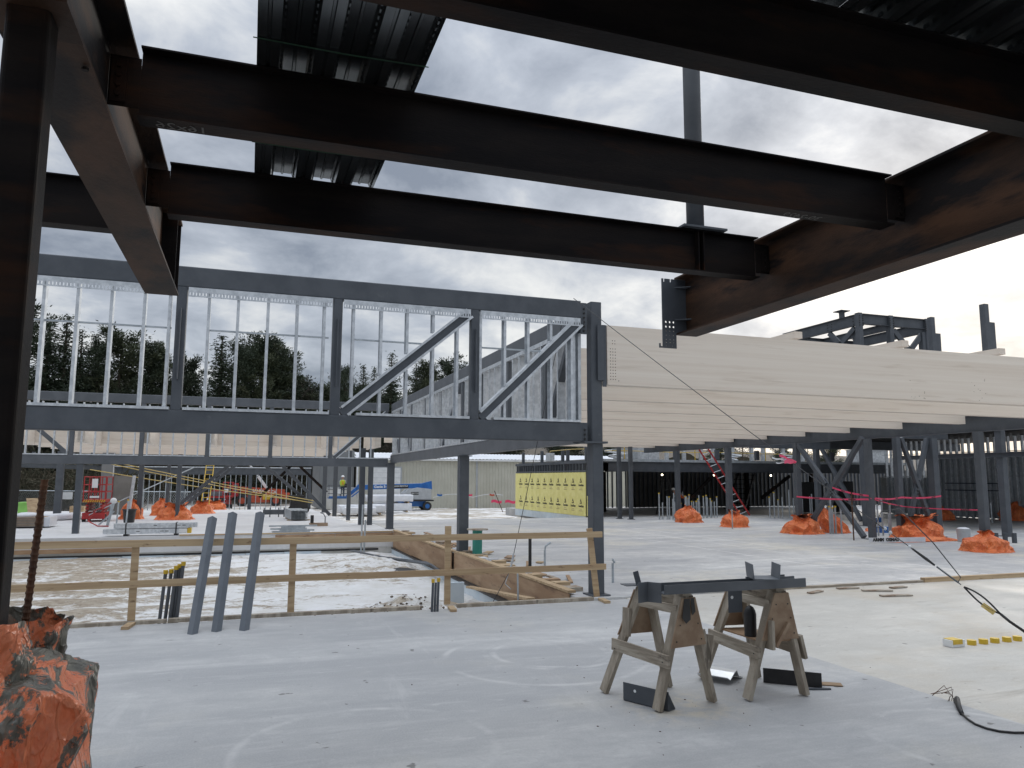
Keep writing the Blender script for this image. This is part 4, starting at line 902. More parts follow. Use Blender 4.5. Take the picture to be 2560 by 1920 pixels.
# foreground muddy tarp mass round the left column
def drape(cx, cy, rx, ry, h, seed, ex, nu=240, nv=150, shoulder=.66, dome=.05, flare=.04):
    b = B()
    def f(u, v):
        a = u * 2 * math.pi; ca, sa = math.cos(a), math.sin(a)
        px = math.copysign(abs(ca) ** ex, ca); py = math.copysign(abs(sa) ** ex, sa)
        if v < shoulder: t_ = v / shoulder; rr = 1.0 + flare * (1 - t_); z = h * t_
        else: t_ = (v - shoulder) / (1 - shoulder); rr = 1 - .97 * t_; z = h + dome * math.sin(t_ * 1.57)
        edge = max(0, 1 - abs(v - shoulder) / .07); rr *= 1 - .03 * edge; z -= .03 * edge * h
        q = V((px * rr * rx, py * rr * ry, z))
        n_ = noise.fractal(q * 1.8 + V((seed, 0, 0)), 1.1, 2.1, 4)
        r1 = ridge(V((q.x * 2.6 + seed, q.y * 2.6 + q.z * 1.1, q.z * .7 + q.x))) ; r2 = ridge(V((q.x * 7 + seed, q.y * 7 - q.z * 2.6, q.z * 1.2 + q.y * 3))); r3 = ridge(V((q.x * 16 + q.z * 3, q.y * 16 + seed, q.z * 2.5)))
        k = .030 * n_ + .070 * (max(0, r1) ** 2 - .4) + .030 * (max(0, r2) ** 2 - .35) + .009 * max(0, r3) ** 2
        d_ = V((px, py, 0)); 
        if v < shoulder: off = V((px * k, py * k, 0))
        else: off = V((px * k * (1 - t_), py * k * (1 - t_), k * .9 * min(1, t_ * 4)))
        return V((cx + q.x + off.x, cy + q.y + off.y, max(.004, q.z + off.z)))
    b.grid(f, nu, nv, True); n0 = len(b.v) - nu; b.f.append(tuple(n0 + i for i in range(nu))); return b
t = thing('muddy_tarp', (-1.1, 3.0, 0), 'mud stained orange tarp wrapped round the pier at the lower left corner', 'tarp')
drape(-1.06, 3.16, .545, .42, 1.16, 4, .20).done('wrap', 'muddy_tarp', t, smooth=True)
drape(-.87, 2.62, .28, .19, .98, 9, .62, 170, 100, .6, .07).done('fold', 'muddy_tarp', t, smooth=True)
drape(-.98, 2.38, .32, .20, .90, 15, .6, 170, 100, .6, .08).done('fold', 'muddy_tarp', t, smooth=True)
def cuff(cx, cy, z0, z1, r0, r1, seed, n=64, m=24):
    b = B()
    def f(u, v):
        a = u * 2 * math.pi; r = r0 + (r1 - r0) * v; q = noise.fractal(V((math.cos(a) * 2 + seed, math.sin(a) * 2, v * 3)), .8, 2, 5)
        r *= 1 + .16 * q + .08 * math.sin(7 * a + seed + 3 * v); return V((cx + r * math.cos(a), cy + r * math.sin(a), z0 + (z1 - z0) * v + .02 * q + .03 * math.sin(a + seed)))
    b.grid(f, n, m, True); return b
cuff(-.805, 2.96, 1.08, 1.36, .20, .125, 2).done('collar', 'muddy_tarp', t, smooth=True)
cuff(-.755, 3.48, 1.10, 1.33, .085, .115, 5).done('open_cuff', 'muddy_tarp', t, smooth=True)
# ribbed bar stuck in the cuff
b = B(); pts = []; n = 90
b.tube([(-.80 + .035 * k / n, 3.48, 1.12 + .73 * k / n) for k in range(n + 1)], [.0125 if k % 3 else .0155 for k in range(n + 1)], 8)
b.done('reinforcing_bar', 'rust', label='rusty ribbed bar standing up from the muddy tarp', category='rebar')

# ================================================================ GUARD RAIL
gr = thing('guard_rail', (1, 11, 0), 'wooden guard rail with two rails along the near edge of the pit', 'guard rail')
def plank(name, p, q, w_, h, m, parent, up=(0, 0, 1)): b = B(); b.prism(Rp(w_, h), p, q, up); return b.done(name, m, parent)
for x0, x1, za, zb_ in ((-7.2, -2.55, 1.0, 1.02), (-2.58, 1.55, 1.02, 1.005), (1.50, 5.30, 1.01, 1.005)):
    plank('top_rail', (x0, 10.965 if x0 > 0 else 10.96, za), (x1, 10.962, zb_), .038, .089, 'lumber', gr)
for x0, x1, za, zb_ in ((-7.2, -2.2, .50, .505), (-2.22, 1.55, .505, .51), (1.50, 5.36, .505, .508)):
    plank('mid_rail', (x0, 10.96, za), (x1, 10.962, zb_), .038, .089, 'lumber', gr)
for x, z, xt in ((-5.5, 1.06, -5.5), (-1.33, .975, -1.33), (.63, .975, .63), (2.82, 1.17, 2.82), (5.22, 1.10, 5.10)):
    plank('post', (x, 11.001, .05), (xt, 11.001, z), .089, .038, 'lumber', gr, (0, 1, 0))
for x in (-1.33, 2.84, 5.24): plank('foot_block', (x - .02, 10.62, .02), (x + .02, 10.95, .02), .089, .036, 'lumber', gr)

# ---- three steel angles leaning on the rail
for i, (bx, by, tx_, tz_, lab) in enumerate(((-.545, 10.05, -.42, 1.36, 'left'), (-.28, 10.13, -.17, 1.415, 'middle'), (.04, 10.1, .18, 1.415, 'right'))):
    p, q = V((bx, by, .002)), V((tx_, 10.885, tz_)); d_ = (q - p).normalized(); b = B()
    w_ = .085; c, s = math.cos(R(45)), math.sin(R(45)); th = .008
    pr = [(0, 0), (w_ * c, w_ * s), (w_ * c - th * s, w_ * s + th * c), (0, th * 1.42), (-w_ * c + th * s, w_ * s + th * c), (-w_ * c, w_ * s)]
    b.prism(pr, p, q, (0, 1, 0)); b.done('steel_angle', 'angle_grey', label='%s grey steel angle bar leaning against the wooden guard rail' % lab, category='steel angle', group='angle bars leaning on the rail')
# ---- conduits with yellow caps
def conduit(x, y, z0, z1, xt, label, group, r=.013, capm='yellow', name='conduit', m=None):
    t = thing(name, (x, y, z0), label, 'conduit', group); b = B(); b.cyl((x, y, z0), (xt, y, z1), r, 10); b.done('pipe', m or ('galv_dull' if r > .012 else 'primer_light'), t)
    if capm: b = B(); b.cyl((xt, y, z1 - .03), (xt, y, z1 + .02), r * 1.35, 10); b.done('cap', capm, t)
for i, (x, h) in enumerate(((-1.05, .63), (-.985, .635), (-.925, .68), (-.885, .70), (-.84, .73))):
    conduit(x, 11.14 + .03 * (i % 2), -.6, h, x + .08, 'yellow capped conduit behind the guard rail at the left, %s of five from the left' % ORD[i], 'five capped conduits behind the rail', .022, m='primer_light')
for i, (x, h) in enumerate(((2.535, .43), (2.575, .40), (2.615, .44))):
    conduit(x, 10.74, 0, h, x + .01, 'conduit in the short cluster at the slab edge, %s of three' % ('left', 'middle', 'right')[i], 'three conduits at the slab edge', .018, 'yellow' if i != 1 else None, m='primer')
conduit(4.0, 11.2, -.5, .42, 3.98, 'single bare conduit before the plywood formwork', 'single conduits', .014, None)
# ---- caps in a row on the pale slab
for i, x in enumerate((7.67, 7.94, 8.12, 8.30, 8.49, 8.66)):
    b = B()
    if i == 0: b.box((x - .1, 6.70, 0), (x + .1, 6.82, .075)); o = b.done('conduit_stub', 'white_paint', label='wide white stub with yellow top, left end of the row of caps on the slab', category='conduit cap', group='capped stubs in a row'); 
    else: b.cyl((x, 6.76, -.01), (x, 6.76, .05), .048, 14); o = b.done('conduit_stub', 'yellow', label='round yellow capped stub on the pale slab, %s of five from the left' % ORD[i - 1], category='conduit cap', group='capped stubs in a row')
    if i == 0: B().box((x - .08, 6.695, .03), (x + .06, 6.825, .082)).done('yellow_tape', 'yellow', o)
# ================================================================ SAWHORSES
def sawhorse(feet, tops, label, shelf=False):
    (f1, f2, f3, f4) = [V((*p, .0)) for p in feet]     # far-left, near-left, near-right, far-right
    (a, c) = [V(p) for p in tops]                      # far and near end of the top beam
    s = thing('sawhorse', (f1 + f2 + f3 + f4) / 4, label, 'sawhorse', 'sawhorses')
    ax = (c - a).normalized(); side = V((-ax.y, ax.x, 0)); side = side if side.x < 0 else -side   # side points left
    plank('top_beam', a - ax * .03, c + ax * .03, .040, .089, 'old_lumber_flat', s)
    plank('top_plate', a - ax * .04 + V((0, 0, .062)), c + ax * .03 + V((0, 0, .064)), .092, .034, 'old_lumber_flat', s)
    for f, e_, sg in ((f1, a, 1), (f2, c, 1), (f3, c, -1), (f4, a, -1)):
        top = e_ + side * sg * .045 + V((0, 0, .045)) - ax * (.015 if e_ is c else -.015)
        bt = f.copy(); d_ = (top - bt).normalized()
        plank('leg', bt + V((0, 0, .012)), top, .038, .089, 'old_lumber', s, ax)
    for e_, fl, fr, off in ((c, f2, f3, .034), (a, f1, f4, -.034)):
        n_ = ax * off; h0 = .50
        pl = e_.lerp(fl, .46) ; pr = e_.lerp(fr, .46)
        tl = e_ + side * .075 + V((0, 0, .035)); tr = e_ - side * .075 + V((0, 0, .035))
        bl = pl + side * .055; br = pr - side * .055; bl.z = br.z = h0
        b = B(); q = [tl, tr, br, bl]; th = ax * (.012 if off > 0 else -.012)
        b.add([p + n_ for p in q] + [p + n_ + th for p in q], [(0, 1, 2, 3), (7, 6, 5, 4), (0, 4, 5, 1), (1, 5, 6, 2), (2, 6, 7, 3), (3, 7, 4, 0)]); b.done('gusset', 'old_ply', s)
    # side rails
    def leg_at(f, e_, z, sg): t_ = z / e_.z; return f.lerp(e_ + side * sg * .045, t_)
    for z, h, ext in ((.42, .1, .06),):
        p, q = leg_at(f1, a, z, 1) + side * .05, leg_at(f2, c, z - .02, 1) + side * .05; d_ = (q - p).normalized()
        plank('side_rail', p - d_ * ext, q + d_ * ext, .025, h, 'old_lumber_flat', s)
    p, q = leg_at(f1, a, .80, 1) + side * .02, leg_at(f2, c, .80, 1) + side * .02; plank('upper_rail', p, q, .025, .07, 'old_lumber_flat', s)
    if shelf:
        p, q = leg_at(f4, a, .42, -1) - side * .045, leg_at(f3, c, .40, -1) - side * .045; plank('side_rail', p, q, .025, .1, 'old_lumber_flat', s)
        zz_ = .475; b = B(); q4 = [leg_at(f1, a, zz_, 1), leg_at(f2, c, zz_, 1), leg_at(f3, c, zz_, -1), leg_at(f4, a, zz_, -1)]
        b.add([V((v.x, v.y, zz_)) for v in q4] + [V((v.x, v.y, zz_ + .012)) for v in q4], [(0, 1, 2, 3), (7, 6, 5, 4), (0, 4, 5, 1), (1, 5, 6, 2), (2, 6, 7, 3), (3, 7, 4, 0)]); b.done('shelf', 'plywood', s)
    b = B()
    for f, e_, sg in ((f1, a, 1), (f2, c, 1)):
        for zz_ in (.44, .39):
            p = leg_at(f, e_, zz_, sg) + side * .063
            b.cyl(p, p + side * .003, .006, 6)
    for fl in (f2, f3):
        for zz_ in (.55, .68, .80):
            p = leg_at(fl, c, zz_, 1 if fl is f2 else -1) + ax * .0465; b.cyl(p, p + ax * .0035, .006, 6)
    b.done('screw_heads', 'black', s, kind='stuff')
    return s, side, ax, leg_at, (f1, f2, f3, f4, a, c)
sA = sawhorse(((3.04, 6.28), (3.21, 5.65), (3.79, 5.75), (3.68, 6.28)), ((3.36, 6.12, .86), (3.47, 5.62, .86)), 'weathered sawhorse on the left, its gusset smeared with black paint')
s, side, ax, leg_at, (f1, f2, f3, f4, a, c) = sA
for (u0, u1, z0_, z1_) in ((.06, -.012, -.17, .03), (-.02, -.062, -.11, .03)):
    p = c + ax * .0472; b = B(); q4 = [p + side * u0 * .9 + V((0, 0, z1_)), p + side * u1 * .9 + V((0, 0, z1_)), p + side * u1 * 1.15 + V((0, 0, z0_ + .03)), p + side * (u0 * .7 + u1 * .3) + V((0, 0, z0_)), p + side * u0 * 1.3 + V((0, 0, z0_ + .05))]
    b.add(q4, [(0, 1, 2, 3, 4)]); b.done('paint_smear', 'black', s, recalc=False)
for zt in (.38,):
    q = leg_at(f3, c, zt + .12, -1); b = B(); b.prism(Rp(.03, .09), q - side * .02 + V((0, 0, .1)), q - side * .10 - V((0, 0, .16))); b.done('cleat', 'old_lumber', s)
    b = B(); b.prism(Rp(.03, .07), q - side * .13 + V((0, 0, .06)), q - side * .085 - V((0, 0, .14))); b.done('cleat', 'old_lumber', s)
q = leg_at(f1, a, .62, 1); b = B(); b.prism(Rp(.03, .085), q + side * .03 + V((0, 0, .12)), q + side * .04 - V((0, 0, .12)), ax); b.done('cleat', 'old_lumber', s)
sB = sawhorse(((4.13, 6.42), (4.10, 5.69), (4.67, 5.66), (4.66, 6.31)), ((4.36, 6.15, .86), (4.40, 5.62, .86)), 'weathered sawhorse on the right with a plywood shelf and a black bottle', True)
s, side, ax, leg_at, (f1, f2, f3, f4, a, c) = sB
q = leg_at(f2, c, .55, 1)
b = B(); b.prism(Rp(.03, .10), q + side * -.01 + ax * .05 + V((0, 0, .12)), q + side * -.01 + ax * .05 - V((0, 0, .12)), ax); b.done('cleat', 'old_lumber', s)
b = B(); b.prism(Rp(.03, .06), q - side * .20 + ax * .06 + V((0, 0, .09)), q - side * .05 + ax * .06 - V((0, 0, .10)), ax); b.done('cleat', 'old_ply', s)
q = leg_at(f3, c, .42, -1); b = B(); b.prism(Rp(.03, .09), q - side * .05 + V((0, 0, .1)), q - side * .1 - V((0, 0, .1)), ax); b.done('cleat', 'old_lumber', s)
# bottle on the shelf
b = B(); cx_, cy_ = 4.28, 5.86
prf = [(.0, .052), (.19, .054), (.225, .045), (.25, .030), (.262, .012)]
b.grid(lambda u, v: V((cx_ + prf[min(int(v * 4 + 1e-6), 4)][1] * math.cos(u * 6.2832), cy_ + prf[min(int(v * 4 + 1e-6), 4)][1] * math.sin(u * 6.2832), .489 + prf[min(int(v * 4 + 1e-6), 4)][0])), 20, 4, True)
b.f.append(tuple(80 + i for i in range(20))); b.done('bottle', 'black', smooth=True, label='black bottle standing on the shelf of the right sawhorse', category='bottle')
# ---- steel pieces on the sawhorses
zt = .943
def plate_prism(name, prof, p, q, m, label, cat, up=(0, 0, 1), group=None):
    b = B(); b.prism(prof, p, q, up); kw = dict(label=label, category=cat)
    if group: kw['group'] = group
    return b.done(name, m, **kw)
plate_prism('steel_channel', [(-.075, 0), (.075, 0), (.075, .075), (.067, .075), (.067, .008), (-.067, .008), (-.067, .075), (-.075, .075)], (3.20, 5.56, zt), (4.62, 5.60, zt), 'primer_light', 'long grey steel channel lying across both sawhorses', 'channel')
b = B(); c0 = V((3.14, 5.655, 0)); r_, t_ = V((.945, -.327, 0)), V((-.324, -.945, 0)); l1, l2 = (r_ * -.75 + t_ * .66), (r_ * .80 + t_ * .60)
for d_, w_ in ((l1, .115), (l2, .125)):
    n_ = V((-d_.y, d_.x, 0)) * .004; q4 = [c0 + n_, c0 + d_ * w_ + n_, c0 + d_ * w_ - n_, c0 - n_]; b.add([p + V((0, 0, z)) for z in (zt - .075, zt + .085) for p in q4], [(0, 1, 2, 3), (7, 6, 5, 4), (0, 4, 5, 1), (1, 5, 6, 2), (2, 6, 7, 3), (3, 7, 4, 0)])
b.done('steel_bracket', 'primer_light', label='upright grey angle piece clamped at the left end of the channel', category='bracket')
plate_prism('steel_plate', Rp(.14, .006), (3.14, 6.08, zt + .004), (3.36, 6.06, zt + .004), 'primer', 'flat dark plate on the left sawhorse top with a small upright fin', 'plate')
b = B(); b.prism(Rp(.05, .008), (3.27, 6.04, zt + .012), (3.245, 6.05, zt + .12), (0, 1, 0)); b.done('steel_fin', 'primer', label='small dark fin standing on the left sawhorse plate', category='plate')
U = [(-.15, 0), (.15, 0), (.165, .15), (.157, .15), (.143, .008), (-.143, .008), (-.157, .15), (-.165, .15)]
plate_prism('steel_channel', [(x * .72, y * .85) for x, y in U], (4.20, 5.50, zt + .077), (4.30, 5.74, zt + .077), 'angle_grey', 'short wide grey channel piece resting open side up on the right sawhorse', 'channel')
plate_prism('steel_channel', [(-.06, 0), (.06, 0), (.06, .06), (.053, .06), (.053, .007), (-.053, .007), (-.053, .06), (-.06, .06)], (4.25, 5.80, zt), (4.70, 5.84, zt), 'primer', 'second grey channel offcut behind the long channel on the right sawhorse', 'channel')
b = B(); b.box((4.02, 5.80, .71), (4.16, 5.808, .90)); o = b.done('steel_plate', 'primer', label='dark holed plate hanging at the left side of the right sawhorse', category='plate')
b = B(); b.cyl((4.055, 5.7985, .84), (4.055, 5.7995, .84), .014, 10); b.done('hole', 'white_paint', o)
# ---- pieces on the slab
b = B(); p_, q_ = V((3.10, 6.02, .0)), V((3.30, 5.62, .0)); d_ = (q_ - p_).normalized(); b.prism(Lp(-.09, .15, .008), p_ + V((0, 0, .002)), q_ + V((0, 0, .002))); o = b.done('steel_angle', 'primer', label='grey angle piece with holes standing under the left sawhorse', category='steel angle')
b = B()
for k in (.12, .36): 
    h = p_ + d_ * k + V((0, 0, .10)); n_ = d_.cross(V((0, 0, 1))); b.cyl(h - n_ * .0015 , h - n_ * .0005, .013, 10); b.cyl(h + n_ * .0085, h + n_ * .0095, .013, 10)
b.done('holes', 'white_paint', o)
plate_prism('steel_angle', Lp(-.12, .13, .008), (4.60, 6.13, .002), (4.98, 5.80, .002), 'black', 'black steel angle lying under the right sawhorse', 'steel angle')
b = B(); b.prism([(0, .0), (.1, .03), (.14, .085), (.2, .075), (.3, .03), (.36, .06), (.362, .068), (.3, .038), (.2, .083), (.14, .095), (.095, .037), (0, .008)], (4.36, 6.58, .002), (4.52, 6.33, .002)); b.done('bent_flashing', 'silver', label='bright bent metal piece on the slab between the sawhorses', category='metal piece')
b = B(); b.prism(Rp(.11, .008), (5.05, 5.93, .006), (5.22, 5.82, .006)); o = b.done('rusty_plate', 'cardboard', label='small brown rusty plate on the slab right of the right sawhorse', category='plate')
plate_prism('steel_bar', Rp(.03, .012), (4.80, 5.80, .008), (5.02, 5.74, .008), 'primer', 'thin flat bar on the slab by the black angle', 'bar')
b = B()
for i in range(60):
    x, y = rnd.uniform(.2, 6.5), rnd.uniform(3.0, 9.5); r = rnd.uniform(.002, .007)
    if i > 34: x, y = 3.3 + rnd.gauss(0, .5), 5.7 + rnd.gauss(0, .35)
    b.prism(Rp(r, r * .7), (x, y, r * .35), (x + rnd.uniform(-2, 2) * r, y + r * 1.6, r * .35))
b.done('grit', 'rust', kind='stuff', label='dark grit scattered on the near concrete slab', category='grit')
# ---- cord at lower right
b = B(); b.tube([(5.72, 5.06, .30 * 0 + .012), (5.70, 5.03, .05), (5.62, 4.95, .02), (5.48, 4.80, .016)], [.02, .022, .022, .017], 8)
o = b.done('rubber_cord', 'black', smooth=True, label='black rubber ended cord lying on the slab at the lower right', category='cord')
b = B(); b.tube([(5.48, 4.80, .016), (5.41, 4.69, .012), (5.36, 4.58, .01), (5.35, 4.48, .01), (5.38, 4.40, .01), (5.46, 4.34, .01), (5.6, 4.30, .01), (6.2, 4.2, .01)], .009, 7); b.done('cord', 'black', o, smooth=True)
b = B()
for k in range(5): b.tube([(5.70 + .02 * k, 5.12, .005), (5.74 + rnd.uniform(-.1, .1), 5.14, .05 + .02 * k), (5.72 + rnd.uniform(-.12, .12), 5.2, .03 + .03 * rnd.random())], .003, 4)
b.done('frayed_wire', 'rust', label='tuft of frayed wire at the slab joint by the cord', category='wire')
# ================================================================ GUY CABLES
gc = thing('guy_cable', (8.9, 6.75, 0), 'steel guy cable with turnbuckle running from the truss corner down to the right', 'cable')
A, E_ = V((5.0, 11.33, 4.86)), V((8.9, 6.72, -.0))
def cp(t_): return A.lerp(E_, t_)
B().tube([cp(k / 20 * .80) - V((0, 0, .05 * math.sin(k / 20 * 3.14))) for k in range(21)], .006, 6).done('wire_rope', 'cable', gc)
B().tube([cp(.795), cp(.82), cp(.835)], [.012, .02, .012], 8).done('shackle', 'black', gc)
b = B(); b.tube([cp(.838), cp(.875)], .011, 8); dv = (E_ - A).normalized().cross(V((0, 0, 1))) * .018
b.tube([cp(.84) + dv, cp(.88) + dv], .006, 6); b.tube([cp(.84) - dv, cp(.88) - dv], .006, 6); b.done('turnbuckle', 'primer', gc)
b = B(); lp = [cp(.885) + V((0, 0, .05 * math.sin(k / 12 * 3.14))) * 1 + (cp(.945) - cp(.885)) * (k / 12) for k in range(13)]
b.tube(lp, .011, 7); lp = [cp(.885) - V((0, 0, .05 * math.sin(k / 12 * 3.14))) + (cp(.945) - cp(.885)) * (k / 12) for k in range(13)]; b.tube(lp, .011, 7); b.done('eye_loop', 'black', gc, smooth=True)
b = B(); b.tube([cp(.945), cp(.96) - V((0, 0, .01)), cp(.98), cp(1.0)], .017, 7); b.done('sling', 'black', gc, smooth=True)
b = B(); b.prism(Rp(.02, .06), cp(.915) - V((0, 0, .05)), cp(.935) - V((0, 0, .045))); b.done('tag', 'yellow_wood', gc)
b = B(); st = cp(.745); en = cp(.875)
b.tube([st, st + V((-.12, .05, .02)), st + V((-.05, .0, .22)), st + V((.15, -.1, .26)), st.lerp(en, .6) + V((.10, 0, .22)), en + V((.05, 0, .06)), en], .007, 6); b.done('loose_tail', 'cable', gc, smooth=True)
for t_ in (.745, .755, .79): b = B(); b.sphere(cp(t_), .022, 7, 5); b.done('cable_clip', 'galv', gc)
gc2 = thing('guy_cable', (4.0, 12.2, -.5), 'thin guy wire dropping from the truss corner into the formwork', 'cable')
B().tube([(5.0, 11.62, 4.9), (4.55, 12.0, 2.2), (4.28, 12.25, .60)], .006, 6).done('wire_rope', 'cable', gc2)
b = B(); b.tube([(4.28, 12.25, .62), (4.26, 12.26, .5), (4.22, 12.28, .32)], [.012, .022, .012], 7); b.tube([(4.22, 12.28, .34), (4.2, 12.45, .1), (4.32, 12.5, .0)], .008, 6); b.done('shackle', 'galv', gc2)
B().tube([(4.22, 12.28, .32), (3.75, 12.4, -.55)], .006, 6).done('tail_wire', 'cable', gc2)
# pink flag tied to the cable
t = thing('flagging', tuple(cp(.565)), 'pink and white flagging ribbons tied on the guy cable', 'flagging')
F0 = cp(.565)
def ribbon(name, pts, w_, m, parent):
    b = B(); n = len(pts); vs = []
    for i, p in enumerate(pts): vs += [V(p) + V((0, 0, w_ / 2)), V(p) - V((0, 0, w_ / 2))]
    b.add(vs, [(2 * i, 2 * i + 1, 2 * i + 3, 2 * i + 2) for i in range(n - 1)]); return b.done(name, m, parent, smooth=True, recalc=False)
for dx, dz, w_, m, ln in ((-.34, .09, .035, 'pink_tape', 10), (-.26, .0, .045, 'pink_tape', 10), (-.46, .05, .022, 'white_wrap', 12), (-.40, -.02, .014, 'white_wrap', 12)):
    ribbon('ribbon', [F0 + V((dx * k / ln, -.1 * k / ln, dz * (k / ln) + .006 * math.sin(k * 1.1))) for k in range(ln + 1)], w_, m, t)
b = B(); b.sphere(F0, .018, 8, 5); b.done('knot', 'pink_tape', t)
# pink barrier tape round the columns
def tape(pts, label, sag=.04, w_=.055):
    P_ = []
    for i in range(len(pts) - 1):
        for k in range(8): 
            t_ = k / 8; P_.append(V(pts[i]).lerp(V(pts[i + 1]), t_) - V((0, 0, sag * math.sin(t_ * math.pi))))
    P_.append(V(pts[-1])); t = thing('barrier_tape', pts[0], label, 'tape', 'pink barrier tapes'); ribbon('tape', P_, w_, 'pink_tape', t)
    for k in range(2, len(P_) - 1, 4):
        a_ = P_[k]; c_ = P_[k].lerp(P_[k + 1], .8); n_ = V((-.004, -.004, 0)); b = B(); b.add([a_ + n_ + V((0, 0, w_ * .28)), a_ + n_ - V((0, 0, w_ * .28)), c_ + n_ - V((0, 0, w_ * .28)), c_ + n_ + V((0, 0, w_ * .28))], [(0, 1, 2, 3)]); b.done('printed_word', 'black', t, recalc=False)
tape([(18.78, 22.75, 1.28), (18.78, 19.4, 1.27), (19.0, 19.28, 1.30), (20.4, 19.6, 1.32), (22.0, 19.5, 1.36)], 'pink barrier tape strung level between the columns at the crossing braces')
tape([(18.75, 20.9, 1.62), (18.78, 19.35, 1.38)], 'pink barrier tape sloping down to the taped column')
tape([(18.8, 19.3, 1.30), (20.4, 19.5, 1.02), (18.95, 15.5, 1.08)], 'thin pink tape reaching on to the tall right column', .02, .03)
# teal bucket stool, debris round the middle column
t = thing('cable_spool', (5.35, 18.1, 0), 'teal spool with wooden discs standing beside the middle column', 'spool'); B().cyl((5.38, 18.1, .05), (5.38, 18.1, .62), .12, 16).done('drum', 'teal', t); B().cyl((5.38, 18.1, .62), (5.38, 18.1, .65), .26, 18).done('disc', 'debris', t); B().cyl((5.38, 18.1, .02), (5.38, 18.1, .05), .26, 18).done('disc', 'debris', t)
for i in range(26):
    x, y = 5.35 + abs(rnd.gauss(0, .35)), 12.3 + i * .53; l_ = rnd.uniform(.15, .9); a_ = rnd.uniform(0, 3.14)
    B().prism(Rp(rnd.uniform(.06, .2), .025), (x, y, .016 + .004 * (i % 5)), (x + l_ * math.cos(a_) * .4, y + l_ * math.sin(a_), .02 + rnd.uniform(0, .06))).done('wood_scrap', rnd.choice(['debris', 'plywood', 'lumber', 'old_ply']), label='loose wood offcut along the formwork top, %s from the camera' % ORD[i], category='wood scrap', group='offcuts along the formwork')
for i, (x, y, lab) in enumerate(((5.75, 15.4, 'black pipe stub standing by the formwork'), (6.05, 15.3, 'grey bent conduit stub by the formwork'), (6.35, 12.7, 'short grey pipe standing beside the corner column'))):
    B().tube([(x, y, 0), (x, y, .35), (x + .02 * i, y, .55 - .1 * i), (x + .13 * (i == 1), y, .62 - .1 * i)], .035 if i == 0 else .022, 8).done('pipe_stub', 'black' if i == 0 else 'galv_dull', label=lab, category='pipe', group='pipe stubs by the formwork')
t = thing('conduit_run', (4.4, 20.5, -.5), 'grey conduits bundled and sloping along the base of the formwork', 'conduit')
for k in range(4): B().tube([(3.2 + .05 * k, 25.2, -.45), (3.9 + .05 * k, 22.5, -.42 - .02 * k), (4.6, 20.2 - .2 * k, -.35), (4.75, 18.8, -.5)], .025, 7).done('pipe', 'primer_light', t)
for i, x in enumerate((3.52, 3.62)): B().cyl((x + .1, 25.6, -.6), (x + .12, 25.6, .5 if i else 1.0), .03, 8).done('conduit', 'galv_dull', label='%s upright conduit in the far right corner of the pit' % ('taller', 'shorter')[i], category='conduit', group='corner conduits')
b = B(); b.sphere((3.95, 20.3, -.62), .45, 16, 8, .3); b.done('plastic_sheet', 'black', smooth=True, label='crumpled black plastic on the snow in the pit', category='plastic')
plank('board', (4.55, 15.9, -.42), (4.5, 12.0, -.10), .14, .04, 'lumber', thing('loose_plank', (4.5, 14, -.4), 'pale plank sloping inside the formwork behind the guard rail', 'plank'))
b = B(); b.box((3.72, 14.3, -.75), (4.0, 14.38, -.10)); b.done('foam_panel', 'foam_board', label='upright foam panel end in the pit behind the guard rail', category='panel')
bb = B()
for i in range(520):
    x, y = 2.7 + rnd.gauss(0, .7), 12.7 + rnd.gauss(0, .8)
    if x > 4.5 or y < 11.3: continue
    r = rnd.uniform(.01, .032) if i > 16 else rnd.uniform(.035, .06); b = B(); b.sphere((x, y, pz(x, y) + r * .1), r, 6, 4, .6)
    for v_ in b.v: v_ += V((rnd.uniform(-.3, .3) * r, rnd.uniform(-.3, .3) * r, rnd.uniform(-.2, .2) * r))
    bb.add(b.v, b.f)
bb.done('soil_clods', 'soil', kind='stuff', label='brown soil clods scattered on the snowy mound behind the guard rail', category='soil')
# upright conduits in the hall
def bunch(x, y, n, w_, h, lab, seed):
    rs = random.Random(seed)
    for k in range(n):
        xx = x + w_ * (k / max(1, n - 1) - .5); hh = h * rs.uniform(.75, 1.25)
        conduit(xx, y + rs.uniform(-.15, .15), 0, hh, xx, '%s, %s from left' % (lab, ORD[k]), lab, .03, 'yellow' if rs.random() < .45 else None)
bunch(20.9, 32.6, 22, 2.3, .95, 'upright conduit in the dense row behind the small tarps', 1)
bunch(18.9, 31.9, 6, .8, 1.0, 'upright conduit in the sparse row beside the farthest tarp', 2)
bunch(25.6, 31.4, 10, 2.6, 1.2, 'upright conduit in the loose row by the red ladder', 3)
bunch(19.6, 21.9, 5, .5, 1.1, 'upright conduit behind the lumpy tarp at the crossing braces', 4)
bunch(20.8, 20.6, 5, .8, 1.0, 'upright conduit behind the taped column', 5)
bunch(31.5, 25.6, 4, .4, .8, 'short upright conduit before the stud wall', 6)
for i, (x, y, h, lab) in enumerate(((18.05, 19.3, 1.5, 'single thin rusty stake standing before the crossing braces'), (17.6, 25.0, .75, 'single stake on the slab left of the lumpy tarp'))):
    B().cyl((x, y, 0), (x, y, h), .022, 7).done('stake', 'rust' if i == 0 else 'galv_dull', label=lab, category='stake', group='single stakes')
t = thing('bucket', (21.0, 17.9, 0), 'dirty white bucket left of the nearest orange bundle', 'bucket'); b = B(); b.grid(lambda u, v: V((21.0 + (.17 + .03 * v) * math.cos(u * 6.2832), 17.9 + (.17 + .03 * v) * math.sin(u * 6.2832), .4 * v)), 20, 6, True); b.done('pail', 'light_grey', t, smooth=True); b = B(); b.sphere((21.0, 17.9, .38), .19, 12, 6, .35); b.done('contents', 'white_wrap', t)
